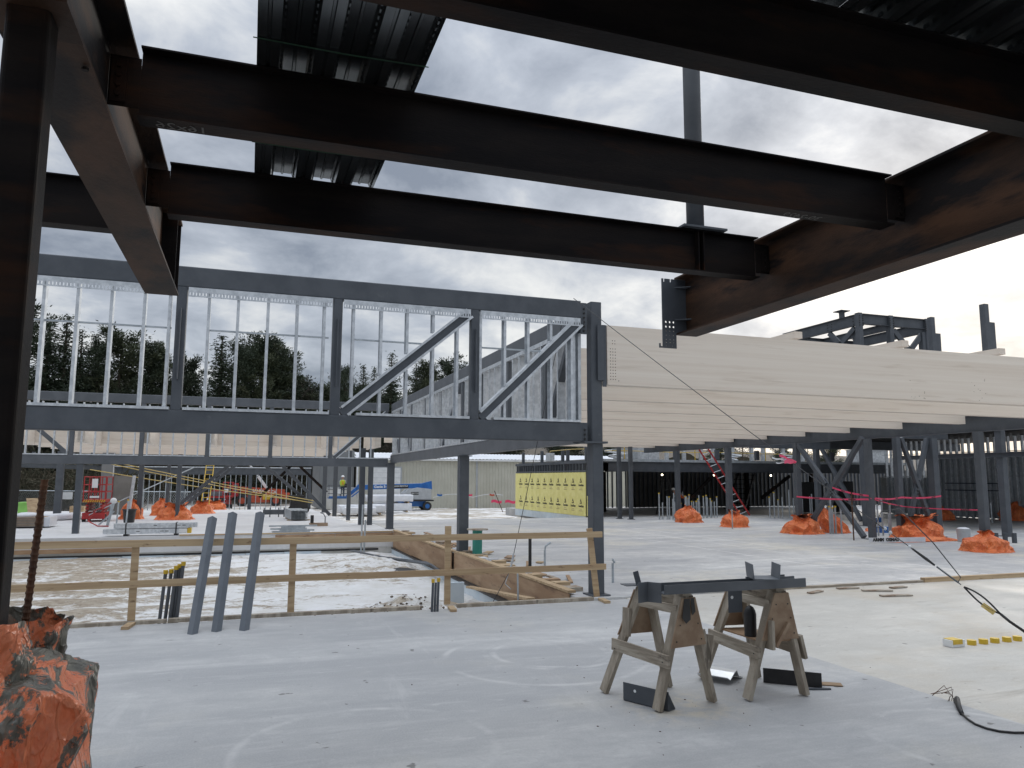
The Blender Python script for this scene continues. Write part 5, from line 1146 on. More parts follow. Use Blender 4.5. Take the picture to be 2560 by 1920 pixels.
for i, (x, y) in enumerate(((21.6, 17.3), (21.85, 17.2), (22.1, 17.1))): B().cyl((x, y, 0), (x, y, .3), .07, 10).done('pipe_stub', 'primer', label='short dark stub behind the nearest orange bundle, %s of three' % ('left', 'middle', 'right')[i], category='pipe', group='stubs behind the bundle')
for i, (x, y, m, lab) in enumerate(((21.8, 21.9, 'blue_paint', 'small blue crate behind the taped column'), (27.0, 27.5, 'blue_paint', 'blue and white pail deep in the hall'))):
    B().box((x - .2, y - .15, 0), (x + .2, y + .15, .22)).done('crate', m, label=lab, category='crate')
# ================================================================ FAR SITE
def wheel(parent, c, r, w_, ax=(0, 1, 0), rim='light_grey'):
    c = V(c); a = V(ax).normalized(); b = B()
    prof = [(r * .55, -w_ / 2), (r * .92, -w_ / 2), (r, -w_ / 2 + .05 * r), (r, w_ / 2 - .05 * r), (r * .92, w_ / 2), (r * .55, w_ / 2)]
    u = a.cross(V((0, 0, 1))).normalized(); z = V((0, 0, 1))
    n = 28; vs = []
    for k in range(n):
        t_ = 2 * math.pi * k / n; d_ = u * math.cos(t_) + z * math.sin(t_)
        for (q, o_) in prof: vs.append(c + d_ * (q * (1 + (.03 if k % 2 and q > r * .9 else 0))) + a * o_)
    m_ = len(prof); b.add(vs, [(k * m_ + i, k * m_ + i + 1, ((k + 1) % n) * m_ + i + 1, ((k + 1) % n) * m_ + i) for k in range(n) for i in range(m_ - 1)])
    ty = b.done('wheel', 'rubber', parent); b = B(); b.prism(Np(r * .56, 20), c - a * w_ * .4, c + a * w_ * .4); b.done('rim', rim, ty); return ty
# ---- beige shed
sh = thing('metal_shed', (18, 72, -.8), 'beige ribbed metal building with a snowy roof and a white roller door', 'building')
b = B(); x0 = 9.4
def ribwall(b, xa, xb, y, z0, z1, pitch=.30):
    n = int((xb - xa) / pitch); pts = []
    for k in range(n):
        x = xa + k * pitch; pts += [(x, y), (x + pitch * .62, y), (x + pitch * .72, y - .05), (x + pitch * .90, y - .05)]
    pts.append((xa + n * pitch, y)); m_ = len(pts)
    b.add([(p[0], p[1], z) for z in (z0, z1) for p in pts], [(i, i + 1, m_ + i + 1, m_ + i) for i in range(m_ - 1)])
ribwall(b, x0, 10.7, 70, -.9, 3.6); ribwall(b, 13.4, 38, 70, -.9, 3.6); ribwall(b, 10.7, 13.4, 70, 2.95, 3.6)
b.add([(x0, 70, -.9), (x0, 84, -.9), (x0, 84, 3.6), (x0, 77, 5.4), (x0, 70, 3.6)], [(0, 1, 2, 3, 4)]); b.done('ribbed_wall', 'beige_metal', sh, recalc=False)
b = B(); n = 160
vs = [(x0 - .2 + k * .18, yy_, zz + (.04 if k % 2 else 0)) for yy_, zz in ((69.7, 3.72), (77, 4.45)) for k in range(n)]
b.add(vs, [(k, k + 1, n + k + 1, n + k) for k in range(n - 1)]); b.done('roof', 'snow_roof', sh, recalc=False)
box('gutter', (x0 - .2, 69.62, 3.55), (38, 69.75, 3.70), 'white_paint', sh); box('corner_trim', (9.3, 69.9, -.9), (9.44, 70.05, 3.6), 'white_paint', sh); box('wall_joint', (20.6, 69.9, -.8), (20.75, 69.94, 3.55), 'light_grey', sh)
dr = box('door_frame', (10.66, 69.93, -.85), (13.44, 69.97, 2.96), 'light_grey', sh)
for k in range(8): box('door_panel', (10.8, 69.86, -.82 + k * .46), (13.3, 69.928, -.38 + k * .46), 'white_paint', dr)
gw = thing('grey_shed', (8, 71, -.8), 'plain grey building wall left of the beige metal shed', 'building'); box('wall', (6.2, 71.0, -.9), (9.2, 80, 4.4), 'grey_wall', gw); box('panel_seam', (8.9, 70.95, .8), (9.0, 70.99, 3.2), 'light_grey', gw)
t = thing('plywood_hut', (7.8, 68, -.7), 'low pale plywood box behind the lift basket', 'hut'); box('side', (6.2, 66.5, -.75), (9.1, 68.5, 1.0), 'wall_concrete', t); box('lid', (6.1, 66.4, 1.0), (9.2, 68.6, 1.06), 'light_grey', t)
# ---- boom lift
bl = thing('boom_lift', (12, 64, -.75), 'blue boom lift with grey engine covers before the beige building', 'boom lift')
b = B(); b.prism(Hp(.34, .40, .04), (8.9, 64, 1.13), (14.2, 64, 1.28)); b.add([(14.1, 63.8, 1.0), (14.9, 63.8, .95), (14.85, 63.8, 1.68), (14.1, 63.8, 1.5), (14.1, 64.2, 1.0), (14.9, 64.2, .95), (14.85, 64.2, 1.68), (14.1, 64.2, 1.5)], [(0, 1, 2, 3), (7, 6, 5, 4), (0, 4, 5, 1), (1, 5, 6, 2), (2, 6, 7, 3), (3, 7, 4, 0)]); bo = b.done('boom', 'blue_paint', bl)
text('lettering', 'Genie S-', .30, (9.95, 63.82, 1.02), (1, 0, .03), (0, 0, 1), 'white_paint', bo, ext=.002, bold=.01)
box('decal', (11.35, 63.815, 1.06), (12.85, 63.826, 1.34), 'black', bo)
text('lettering', 'BERCON RENTALS', .165, (11.42, 63.80, 1.13), (1, 0, .03), (0, 0, 1), 'white_paint', bo, ext=.002, bold=.004)
b = B(); b.prism(Hp(.22, .26, .03), (7.75, 64, .35), (8.75, 64, 1.2)); b.cyl((8.8, 63.75, 1.17), (8.8, 64.25, 1.17), .24, 14); b.done('jib', 'blue_paint', bl)
b = B(); b.prism(Hp(.10, .10, .02), (8.1, 63.7, .35), (8.9, 63.7, .95)); b.done('jib_strut', 'blue_paint', bl)
b = B(); b.add([(12.35, 63.2, .15), (14.7, 63.2, .12), (14.7, 63.2, 1.0), (13.6, 63.2, 1.12), (12.7, 63.2, .95), (12.35, 63.2, .62)] + [(12.35, 64.8, .15), (14.7, 64.8, .12), (14.7, 64.8, 1.0), (13.6, 64.8, 1.12), (12.7, 64.8, .95), (12.35, 64.8, .62)],
               [(0, 1, 2, 3, 4, 5), (11, 10, 9, 8, 7, 6)] + [(i, (i + 1) % 6, 6 + (i + 1) % 6, 6 + i) for i in range(6)]); ho = b.done('engine_cover', 'light_grey', bl)
box('decal', (12.95, 63.185, .52), (13.6, 63.196, .76), 'black', ho); text('lettering', 'BERCON', .15, (12.99, 63.17, .57), (1, 0, 0), (0, 0, 1), 'white_paint', ho, ext=.002)
b = B(); b.box((12.4, 63.1, -.02), (14.9, 64.9, .10)); b.done('turntable', 'black', bl); b = B(); b.prism([(11.9, -.45), (14.3, -.45), (14.3, -.02), (11.9, -.02)], (0, 63.5, 0), (0, 64.5, 0)); 
for v_ in b.v: v_.x, v_.z = abs(v_.x), v_.z
b.done('chassis', 'blue_paint', bl)
for x in (11.7, 14.35): 
    for y in (63.2, 64.8): wheel(bl, (x, y, -.42), .36, .28, rim='blue_paint')
bk = B()
for z in (.28, .62, .95, 1.30): bk.tube([(6.28, 63.5, z), (8.0, 63.5, z), (8.0, 64.5, z), (6.28, 64.5, z), (6.28, 63.5, z)], .022, 5)
for x, y in ((6.28, 63.5), (8.0, 63.5), (8.0, 64.5), (6.28, 64.5), (7.1, 63.5)): bk.cyl((x, y, .28), (x, y, 1.30), .022, 5)
bs = bk.done('basket_rail', 'primer', bl); box('basket_floor', (6.26, 63.5, .22), (8.02, 64.5, .28), 'blue_paint', bl); box('toe_board', (6.3, 63.47, .29), (8.0, 63.485, .42), 'blue_paint', bl)
box('basket_sign', (6.95, 63.46, .62), (7.2, 63.475, 1.0), 'white_paint', bl); box('control_box', (7.55, 63.9, 1.1), (7.95, 64.2, 1.42), 'black', bl)
# ---- people
def person(name, joints, label, vest, loc):
    """joints: dict name->(pos, radius); edges fixed"""
    names = list(joints); E2 = [('pelvis', 'belly'), ('belly', 'chest'), ('chest', 'neck'), ('neck', 'head'), ('head', 'crown'),
          ('chest', 'lsh'), ('lsh', 'lel'), ('lel', 'lwr'), ('lwr', 'lha'), ('chest', 'rsh'), ('rsh', 'rel'), ('rel', 'rwr'), ('rwr', 'rha'),
          ('pelvis', 'lhp'), ('lhp', 'lkn'), ('lkn', 'lan'), ('lan', 'lto'), ('pelvis', 'rhp'), ('rhp', 'rkn'), ('rkn', 'ran'), ('ran', 'rto')]
    me = bpy.data.meshes.new('body'); me.from_pydata([joints[n_][0] for n_ in names], [(names.index(a_), names.index(b_)) for a_, b_ in E2], [])
    o = bpy.data.objects.new('body', me); col.objects.link(o)
    sk = o.modifiers.new('skin', 'SKIN'); sk.use_smooth_shade = True
    if not me.skin_vertices: 
        bm = bmesh.new(); bm.from_mesh(me); bm.verts.layers.skin.verify(); bm.to_mesh(me); bm.free()
    for i, n_ in enumerate(names):
        r = joints[n_][1]; me.skin_vertices[0].data[i].radius = r if isinstance(r, tuple) else (r, r)
    me.skin_vertices[0].data[names.index('pelvis')].use_root = True
    ss = o.modifiers.new('sub', 'SUBSURF'); ss.levels = ss.render_levels = 2
    m2 = bpy.data.meshes.new_from_object(o.evaluated_get(bpy.context.evaluated_depsgraph_get())); bpy.data.objects.remove(o)
    m2.name = 'body'; m2.materials.clear()
    for q in ('denim', 'skin', 'light_grey'): m2.materials.append(MATS[q])
    zn = V(joints['neck'][0]).z; zp = V(joints['pelvis'][0]).z; hd = V(joints['head'][0])
    for p in m2.polygons:
        c = p.center; p.material_index = 1 if ((c - hd).length < .15 and c.z > zn - .4) else (0 if c.z < zp + .06 and (c - V(joints['lha'][0])).length > .12 and (c - V(joints['rha'][0])).length > .12 else 2)
        if min((c - V(joints['lha'][0])).length, (c - V(joints['rha'][0])).length) < .09: p.material_index = 1
    t = thing(name, loc, label, 'person'); o = bpy.data.objects.new('body', m2); col.objects.link(o); o.parent = t
    # vest: enlarged torso shell
    pl, ch, nk = V(joints['pelvis'][0]), V(joints['chest'][0]), V(joints['neck'][0]); b = B()
    def f(u, v):
        a_ = u * 2 * math.pi; c_ = pl.lerp(nk - (nk - ch) * .25, v); w_ = (.17 + .04 * v) if v < .85 else .21 - .5 * (v - .85)
        up = (nk - pl).normalized(); sx = V((1, 0, 0)); sy = up.cross(sx).normalized()
        return c_ + sx * w_ * math.cos(a_) * 1.12 + sy * w_ * .82 * math.sin(a_)
    b.grid(f, 20, 10, True); b.v = [v_ + V(loc) for v_ in b.v]; vs_ = b.done('vest', vest, t, smooth=True)
    b = B(); bx_ = (pl + ch) / 2
    for s in (-1, 1): b.tube([V(loc) + ch + V((s * .13, -.16, .12)), V(loc) + bx_ + V((0, -.20, .0)), V(loc) + pl + V((-s * .12, -.165, .08))], .018, 5)
    b.done('vest_stripes', 'hivis_orange' if vest == 'hivis' else 'light_grey', vs_)
    cr = V(joints['crown'][0]) + V(loc); b = B()
    b.grid(lambda u, v: cr + V(((.135 if v > .1 else .17) * math.cos(u * 6.2832) * math.cos(max(0, v - .1) * 1.6), (.15 if v > .1 else .19) * math.sin(u * 6.2832) * math.cos(max(0, v - .1) * 1.6), -.02 + .14 * math.sin(max(0, v - .1) * 1.72))), 18, 8, True)
    b.done('hard_hat', 'white_paint', t, smooth=True)
    hd_ = hd + V(loc); b = B()
    for s in (-1, 1): b.sphere(hd_ + V((s * .105, 0, .0)), .028, 7, 5)
    b.sphere(hd_ + V((0, .115, -.01)), .022, 7, 5); b.done('ears_and_nose', 'skin', t, smooth=True)
    return t
stand = dict(pelvis=((0, 0, .95), .13), belly=((0, 0, 1.10), (.135, .115)), chest=((0, 0, 1.32), (.155, .12)), neck=((0, 0.01, 1.50), .055), head=((0, .02, 1.62), .095), crown=((0, .01, 1.72), .08),
             lsh=((-.19, 0, 1.42), .065), lel=((-.25, .10, 1.16), .05), lwr=((-.17, .33, 1.10), .036), lha=((-.12, .42, 1.11), .03), rsh=((.19, 0, 1.42), .065), rel=((.26, .10, 1.17), .05), rwr=((.25, .33, 1.12), .036), rha=((.24, .42, 1.13), .03),
             lhp=((-.09, 0, .88), .095), lkn=((-.11, .02, .48), .068), lan=((-.12, -.02, .08), .05), lto=((-.13, .15, .045), .042), rhp=((.09, 0, .88), .095), rkn=((.11, .02, .48), .068), ran=((.12, -.02, .08), .05), rto=((.13, .15, .045), .042))
person('person', stand, 'person in yellow vest and white hard hat standing in the lift basket', 'hivis', (7.4, 64.05, .28))
bend = dict(stand); bend.update(pelvis=((0, 0, .88), .13), belly=((-.10, .0, 1.0), .12), chest=((-.30, 0, 1.12), (.15, .12)), neck=((-.45, 0, 1.2), .055), head=((-.55, 0, 1.26), .095), crown=((-.62, 0, 1.33), .08),
      lsh=((-.33, -.17, 1.16), .065), lel=((-.42, -.2, .88), .05), lwr=((-.52, -.1, .68), .036), lha=((-.56, -.06, .6), .03), rsh=((-.33, .17, 1.16), .065), rel=((-.42, .2, .88), .05), rwr=((-.52, .1, .68), .036), rha=((-.56, .06, .6), .03),
      lhp=((0, -.1, .82), .095), rhp=((0, .1, .82), .095), lkn=((-.06, -.12, .46), .068), rkn=((-.04, .12, .46), .068), lan=((.02, -.12, .08), .05), ran=((.04, .12, .08), .05), lto=((-.14, -.12, .045), .042), rto=((-.12, .12, .045), .042))
person('person', bend, 'person in orange vest bending down beside the step ladder under the mezzanine', 'hivis_orange', (22.3, 36.0, 0))
# ---- white wrapped bundles
def bundle(x0, x1, y0, y1, z0, z1, seed, label):
    b = B(); rs = seed
    def f(u, v):
        a_ = u * 2 * math.pi; ex = .22; ca, sa = math.cos(a_), math.sin(a_); py = math.copysign(abs(ca) ** ex, ca); pz_ = math.copysign(abs(sa) ** ex, sa)
        x = x0 + (x1 - x0) * v; e_ = 1.0
        n_ = noise.fractal(V((x * 1.3 + rs, py * 1.2, pz_ * 1.2)), .8, 2.1, 4)
        return V((x, (y0 + y1) / 2 + (y1 - y0) / 2 * py * (1 + .03 * n_), (z0 + z1) / 2 + (z1 - z0) / 2 * pz_ * (1 + .05 * n_)))
    b.grid(f, 32, 24, True); b.f.append(tuple(range(32))); b.f.append(tuple(24 * 32 + i for i in range(32)))
    t = thing('wrapped_bundle', ((x0 + x1) / 2, (y0 + y1) / 2, z0 - .12), label, 'bundle', 'white wrapped bundles'); b.done('wrap', 'white_wrap', t, smooth=True)
    for x in (x0 + .35, (x0 + x1) / 2, x1 - .35): box('bearer', (x - .06, y0 + .05, z0 - .11), (x + .06, y1 - .05, z0 - .005), 'lumber', t)
bundle(6.2, 9.5, 55.4, 57.0, -.60, -.03, 1, 'low white wrapped bundle in front, nearest of the wrapped stacks')
bundle(9.0, 12.1, 58.6, 60.2, -.60, -.02, 2, 'lower white wrapped bundle of the right hand stack before the boom lift')
bundle(8.7, 12.2, 58.6, 60.2, .10, .62, 3, 'upper white wrapped bundle on top of the right hand stack')
bundle(6.4, 8.6, 53.9, 55.2, -.62, -.12, 4, 'small white wrapped bundle at the left front of the stacks')
# ---- fence stakes with tape, boards in the snow
for i, (x, y, dx, lab) in enumerate(((16.2, 57, -.1, 'left leaning stake of the tape line before the beige building'), (19.0, 57, -.7, 'right leaning stake of the tape line before the beige building'), (20.6, 50, .3, 'thin stake near the yellow wall corner'))):
    B().cyl((x, y, -.7), (x + dx, y, .95), .03, 6).done('stake', 'rust', label=lab, category='stake', group='stakes of the tape line')
t = thing('barrier_tape', (16, 57, .6), 'white tape with coloured flags strung before the beige building', 'tape'); ribbon('tape', [(13.4 + k * .35, 57, .45 + .25 * abs(math.sin(k * .35))) for k in range(17)], .05, 'white_wrap', t)
for x, m in ((13.7, 'blue_paint'), (16.1, 'pink_tape'), (17.9, 'orange_paint')): ribbon('flag', [(x, 56.98, .66), (x + .2, 56.98, .6), (x + .4, 56.98, .63)], .14, m, t)
for i, (x, z) in enumerate(((20.2, .0), (21.7, -.05), (22.8, .02), (19.0, .02))): 
    ribbon('flag', [(x + k * .15, 60, z + .06 * math.sin(k)) for k in range(7)], .22, 'pink_tape', thing('pink_flag', (x, 60, z), 'pink warning flag on the fence before the beige building, %s' % ('second from the left', 'third from the left', 'rightmost', 'leftmost')[i], 'flag', 'pink flags on the fence'))
for i in range(9):
    x, y = 8.6 + rnd.uniform(0, 5), 33.0 + i * .9; l_ = rnd.uniform(1.2, 3.6)
    B().prism(Rp(.22, .045), (x, y, gz(x, y) + .06), (x + l_, y + rnd.uniform(-.3, .5), gz(x, y) + .07)).done('plank', rnd.choice(['debris', 'old_lumber', 'plywood']), label='snow dusted plank on the ground beyond the slab, %s from the front' % ORD[i], category='plank', group='planks on the snow')
# ---- items on the far slab
t = thing('scissor_lift', (-6.1, 36.9, 0), 'red scissor lift parked folded on the far slab', 'scissor lift')
box('base', (-6.5, 36.2, .12), (-5.65, 37.9, .38), 'red_paint', t)
for x in (-6.46, -5.69):
    for y in (36.45, 37.6): wheel(t, (x, y, .16), .16, .12, (1, 0, 0), 'red_paint')
for k in range(3):
    z = .42 + k * .13
    for s in (-1, 1): b = B(); b.prism(Rp(.05, .07), (-6.08 + s * .30, 36.3, z), (-6.08 + s * .30, 37.8, z + .12)); b.prism(Rp(.05, .07), (-6.08 + s * .24, 37.8, z), (-6.08 + s * .24, 36.3, z + .12)); b.done('scissor_arm', 'red_paint', t)
box('platform', (-6.52, 36.2, .82), (-5.66, 37.9, .92), 'red_paint', t)
b = B()
for k in range(10): b.add([(-6.5 + k * .085, 36.19, .82), (-6.46 + k * .085, 36.19, .82), (-6.42 + k * .085, 36.19, .92), (-6.46 + k * .085, 36.19, .92)], [(0, 1, 2, 3)])
b.done('hazard_stripes', 'yellow', t, recalc=False, kind='stuff')
b = B()
for z in (1.25, 1.55, 1.88): b.tube([(-6.5, 36.22, z), (-5.68, 36.22, z), (-5.68, 37.88, z), (-6.5, 37.88, z), (-6.5, 36.22, z)], .025, 6)
for x in (-6.5, -6.3, -6.09, -5.9, -5.68):
    for y in (36.22, 37.88): b.cyl((x, y, .92), (x, y, 1.88), .022, 6)
b.done('guard_rails', 'red_paint', t)
box('sign', (-6.2, 36.17, 1.42), (-5.98, 36.185, 1.80), 'white_paint', t); box('sign', (-6.25, 36.17, 1.0), (-5.9, 36.185, 1.08), 'white_paint', t)
t = thing('mixer_stand', (-5.0, 33.3, 0), 'grey machine stand with hoses beside the scissor lift', 'machine'); 
b = B(); b.prism(Rp(.1, .1), (-5.1, 33.5, 0), (-4.95, 33.5, .85)); b.prism(Rp(.06, .06), (-5.4, 33.4, .02), (-4.9, 33.5, .55)); b.done('leg', 'galv_dull', t); b = B(); b.sphere((-4.95, 33.5, .95), .12, 10, 6); b.done('head', 'white_paint', t); B().tube([(-4.95, 33.5, .9), (-5.5, 33.2, .6), (-5.7, 33.0, .2), (-5.3, 32.6, .03), (-4.9, 32.4, .03)], .025, 6).done('hose', 'red_paint', t)
t = thing('waste_bin', (-4.55, 35, 0), 'black tapered waste bin on the far slab', 'bin'); b = B(); b.grid(lambda u, v: V((-4.55 + (.20 + .055 * v) * (1.0 + (.06 if v > .93 else 0)) * math.cos(u * 6.2832), 35 + (.20 + .055 * v) * math.sin(u * 6.2832), .02 + .53 * v)), 24, 14, True); b.f.append(tuple(range(24))); b.done('body', 'black', t, smooth=True); b = B(); b.tube([(-4.55 + .27 * math.cos(a_ * .2618), 35 + .27 * math.sin(a_ * .2618), .55) for a_ in range(25)], .02, 6); b.done('rim', 'black', t)
t = thing('stud_bundle', (-3.1, 27.3, 0), 'long banded bundle of galvanized studs on the far slab edge', 'stud bundle')
for r_, (xa, xb, z) in enumerate(((-4.2, -1.95, .07), (-3.9, -1.75, .245))):
    for k in range(4): box('stud_row', (xa - .1 * (k % 2) + .03 * k, 27.12 + k * .11, z), (xb + .12 * (k % 3), 27.22 + k * .11, z + .155), 'galv', t)
for x in (-3.62, -2.15): box('band', (x, 27.10, .06), (x + .035, 27.58, .415), 'black', t); box('bearer', (x - .04, 27.08, .003), (x + .08, 27.6, .065), 'black', t)
b = B()
for x in (-3.3, -2.6, -2.45): b.box((x, 27.115, .14), (x + .10, 27.119, .16)); b.box((x + .5, 27.115, .32), (x + .6, 27.119, .34))
b.done('punch_slots', 'black', t, kind='stuff'); box('paper_tag', (-2.05, 27.108, .09), (-1.8, 27.117, .22), 'white_paint', t); box('end_wrap', (-1.79, 27.10, .07), (-1.68, 27.57, .23), 'yellow', t)
t = thing('flat_steel_stack', (1.5, 27.5, 0), 'low stack of flat grey steel members on the far slab edge', 'steel stack')
for k, (xa, xb, z) in enumerate(((.85, 2.1, .01), (1.1, 2.25, .06), (.8, 2.0, .11), (1.15, 1.95, .16), (.75, 2.35, .21))): box('member', (xa, 27.3 + .03 * k, z), (xb, 27.65 - .02 * k, z + .045), 'galv_dull', t)
t = thing('stud_stack', (2.1, 36, 0), 'big stack of galvanized studs with dark open ends on the far slab', 'stud stack')
for r_ in range(7):
    for k in range(5):
        x = 1.86 + k * .145; z = .05 + r_ * .058
        b = B(); b.prism(Cp(.05, .13, .006), (x, 34.9, z + .025), (x - .15, 37.6, z + .025)); b.done('stud', 'galv_dull', t)
for y in (35.2, 37.0): box('bearer', (1.7, y, .003), (2.7, y + .09, .047), 'lumber', t)
t = thing('pipe_box', (2.7, 31, 0), 'wooden block out with a pipe stub and a bent conduit on the far slab', 'pipe stub'); box('wood_box', (2.35, 30.9, .0), (3.05, 31.15, .12), 'old_ply', t); b = B(); b.cyl((2.45, 31, .1), (2.45, 31, .42), .065, 12); b.done('pipe', 'black', t); B().tube([(2.95, 31, .1), (2.95, 31, .35), (2.88, 31, .47), (2.75, 31, .52)], .02, 7).done('conduit', 'primer', t)
t = thing('steel_cradle', (1.2, 38.7, 0), 'low grey steel frame on the far slab behind the leaning angles', 'frame'); box('rail', (.75, 38.6, .12), (1.75, 38.68, .35), 'primer_light', t)
for x in (.78, 1.05, 1.45, 1.7): box('leg', (x, 38.55, 0), (x + .05, 38.75, .45), 'primer_light', t)
for i, (x, y, h, lab) in enumerate(((-4.05, 32.5, .95, 'left short capped pipe standing by the black bin'), (-3.75 - .0, 32.7, 1.0, 'right short capped pipe standing by the black bin'))):
    conduit(x - .6, y, 0, h, x - .57, lab, 'capped pipes by the bin', .028)
t = thing('panel_stack', (-7.5, 32.6, 0), 'stack of dark edged panels with pale wrapping at the left', 'panel stack')
for k in range(12): box('panel', (-8.6 + .01 * (k % 3), 32.35, .05 + k * .028), (-7.05 + .01 * (k % 2), 33.6, .072 + k * .028), 'old_ply' if k % 2 else 'gyp_dark', t)
box('wrap', (-7.04, 32.38, .05), (-6.85, 33.55, .39), 'white_wrap', t); b = B(); b.sphere((-7.7, 32.9, .44), .42, 14, 6, .3); b.done('wrap_lump', 'white_wrap', t, smooth=True); b = B(); b.prism(Rp(.5, .02), (-7.55, 33.4, .40), (-7.75, 33.8, 1.05)); b.done('leaning_board', 'lumber', t)
t = thing('green_bin', (-9.8, 42.3, 0), 'lime green waste container at the far left', 'container'); box('body', (-10.3, 42.2, .04), (-9.5, 43.0, .6), 'lime', t); box('rim', (-10.35, 42.15, .6), (-9.45, 43.05, .66), 'lime', t)
t = thing('membrane_rolls', (-6.8, 38.5, 0), 'white wrapped rolls lying left of the scissor lift', 'rolls')
for k in range(3): b = B(); b.tube([(-8.2 + .25 * k, 37.0 + .7 * k, .16), (-6.4 + .1 * k, 39 + .7 * k, .16)], .14, 10); b.done('roll', 'white_wrap', t, smooth=True)
B().box((-7.9, 41.0, 0), (-7.3, 41.5, .5)).done('timber_block', 'lumber', label='pale timber crate behind the white rolls', category='crate')
# concrete panel standing at left, yellow braces and ladders
t = thing('standing_panel', (-6.8, 43, 0), 'tall grey wall panel standing behind the scissor lift', 'panel'); box('panel', (-7.0, 43.0, 0), (-6.45, 43.25, 3.1), 'grey_wall', t); box('return', (-6.44, 43.05, 0), (-5.5, 43.2, 1.95), 'gyp_dark', t); box('edge', (-6.47, 42.97, 0), (-6.43, 43.02, 3.1), 'galv', t)
for i, (p, q, lab) in enumerate((((-6.2, 40, 2.62), (3.35, 40.3, .70), 'upper yellow line sloping right across the far bay'), ((-6.6, 40.4, 2.58), (3.2, 40.5, .60), 'middle yellow line sloping right across the far bay'), ((-7.0, 40.1, 2.22), (2.4, 40.2, .75), 'lower yellow line sloping right across the far bay'))):
    B().tube([V(p).lerp(V(q), k / 10) - V((0, 0, .06 * math.sin(k / 10 * 3.14))) for k in range(11)], .022, 5).done('safety_line', 'yellow_wood', label=lab, category='safety line', group='yellow lines over the far bay')
ladder('ladder', (-2.3, 47.6, 0), (-2.12, 48.6, 3.2), .42, 12, 'yellow', 'yellow', 'yellow ladder standing by the low orange tarp', (1, 0, 0))
B().cyl((-6.2, 36.0, .3), (-2.6, 42, 2.4), .025, 6).done('strut', 'galv_dull', label='thin grey strut sloping up right from the scissor lift', category='strut')
B().cyl((-4.95, 37.7, .1), (-4.8, 37.7, 1.95), .07, 8).done('prop_post', 'galv', label='bright steel prop beside the tall grey wall panel', category='prop')
# far steel frame and stud lines
ibeam((-10.6, 70, 2.42), (5.3, 70, 2.42), .58, .25, 'long grey beam of the farthest frame before the woods', 'primer_light', 'farthest beams')
box('deck_edge_strip', (-10.6, 69.8, 2.715), (5.3, 70.1, 2.80), 'galv', None, label='bright metal edge strip on top of the farthest beam', category='edge strip')
fs = thing('stud_partition', (-3, 71, -1), 'thin row of studs below the farthest beam before the woods', 'partition')
s0 = stud_v(fs, (-10, 71, -1.1), 3.3, .12, .06, 'x', 'galv_dull')
for k in range(1, 36): dup(s0, fs, V((k * .43, 0, 0)))
for i, x in enumerate((-10.4, -5.2, .2, 5.2)): B().prism(Hp(.3, .3, .02), (x, 70, -1.1), (x, 70, 2.12), (0, 1, 0)).done('steel_column', 'primer', label='column under the farthest beam, %s from the left' % ORD[i], category='column', group='columns of the farthest frame')
for i, (x, y) in enumerate(((-8.6, 45), (-9.6, 47), (-7.6, 46))):
    pass
ibeam((-14, 45, 2.55), (-7.1, 45, 2.35), .22, .15, 'grey edge beam at the far left behind the scissor lift', 'primer_light', 'farthest beams')
for k in range(8): B().prism(Rp(.14, .14), (-13.2 + k * .9, 45.05, 2.58), (-13.2 + k * .9, 45.05, 3.15), (0, 1, 0)).done('short_post', 'primer_light', label='short post on the far left edge beam, %s from the left' % ORD[k], category='post', group='short posts on the left edge beam')
# ---- telehandler, pickup, second lift
th = thing('telehandler', (1.2, 88, -1.15), 'orange telehandler with lettered boom behind the thin studs', 'telehandler')
b = B(); b.add([(-.9, 87.6, .95), (3.9, 87.6, .62), (3.95, 87.6, .0), (3.0, 87.6, .02), (-.7, 87.6, .30)] + [(-.9, 88.2, .95), (3.9, 88.2, .62), (3.95, 88.2, .0), (3.0, 88.2, .02), (-.7, 88.2, .30)], [(0, 1, 2, 3, 4), (9, 8, 7, 6, 5)] + [(i, (i + 1) % 5, 5 + (i + 1) % 5, 5 + i) for i in range(5)]); bo = b.done('boom', 'orange_paint', th)
text('lettering', 'MANULIFT.CA', .42, (.35, 87.58, .30), (1, 0, -.07), (0, 0, 1), 'white_paint', bo, ext=.002, bold=.012)
b = B(); b.box((-1.0, 87.0, -.75), (3.6, 89.0, -.05)); b.box((-.4, 86.95, -.3), (1.2, 87.0, .0)); b.done('chassis', 'orange_paint', th)
box('engine_cover', (1.6, 86.9, -.45), (3.0, 87.9, .05), 'yellow', th); box('counterweight', (3.0, 87.0, -.4), (4.4, 89.0, .25), 'orange_paint', th)
for x in (-.5, 2.95):
    for y in (86.9, 89.1): wheel(th, (x, y, -.55), .62, .5, rim='orange_paint')
cb = box('cab', (-1.6, 87.0, -.1), (-.9, 88.6, 1.3), 'red_paint', th); box('cab_window', (-1.5, 86.98, .35), (-1.0, 86.995, 1.15), 'glass', cb)
b = B(); b.prism(Hp(.28, .32, .05), (2.1, 88.4, .6), (1.05, 88.4, 2.05)); b.prism(Hp(.2, .2, .04), (1.02, 88.4, 2.1), (-.1, 88.4, 3.6)); b.done('lifted_arm', 'white_paint', th)
pk = thing('pickup_truck', (-3.0, 86, -1.2), 'red and silver pickup truck facing the camera behind the yellow ladder', 'pickup truck')
b = B(); pr = [(-.98, -.75), (.98, -.75), (1.0, -.15), (.93, .02), (.78, .05), (.66, .55), (.5, .62), (-.5, .62), (-.66, .55), (-.78, .05), (-.93, .02), (-1.0, -.15)]
b.prism([(x, z) for x, z in pr][::1], (-3.0, 85.6, -.1), (-3.0, 90, -.1)); b.done('body', 'red_paint', pk)
b = B(); b.box((-3.95, 84.5, -.8), (-2.05, 85.62, -.12)); b.done('hood', 'red_paint', pk)
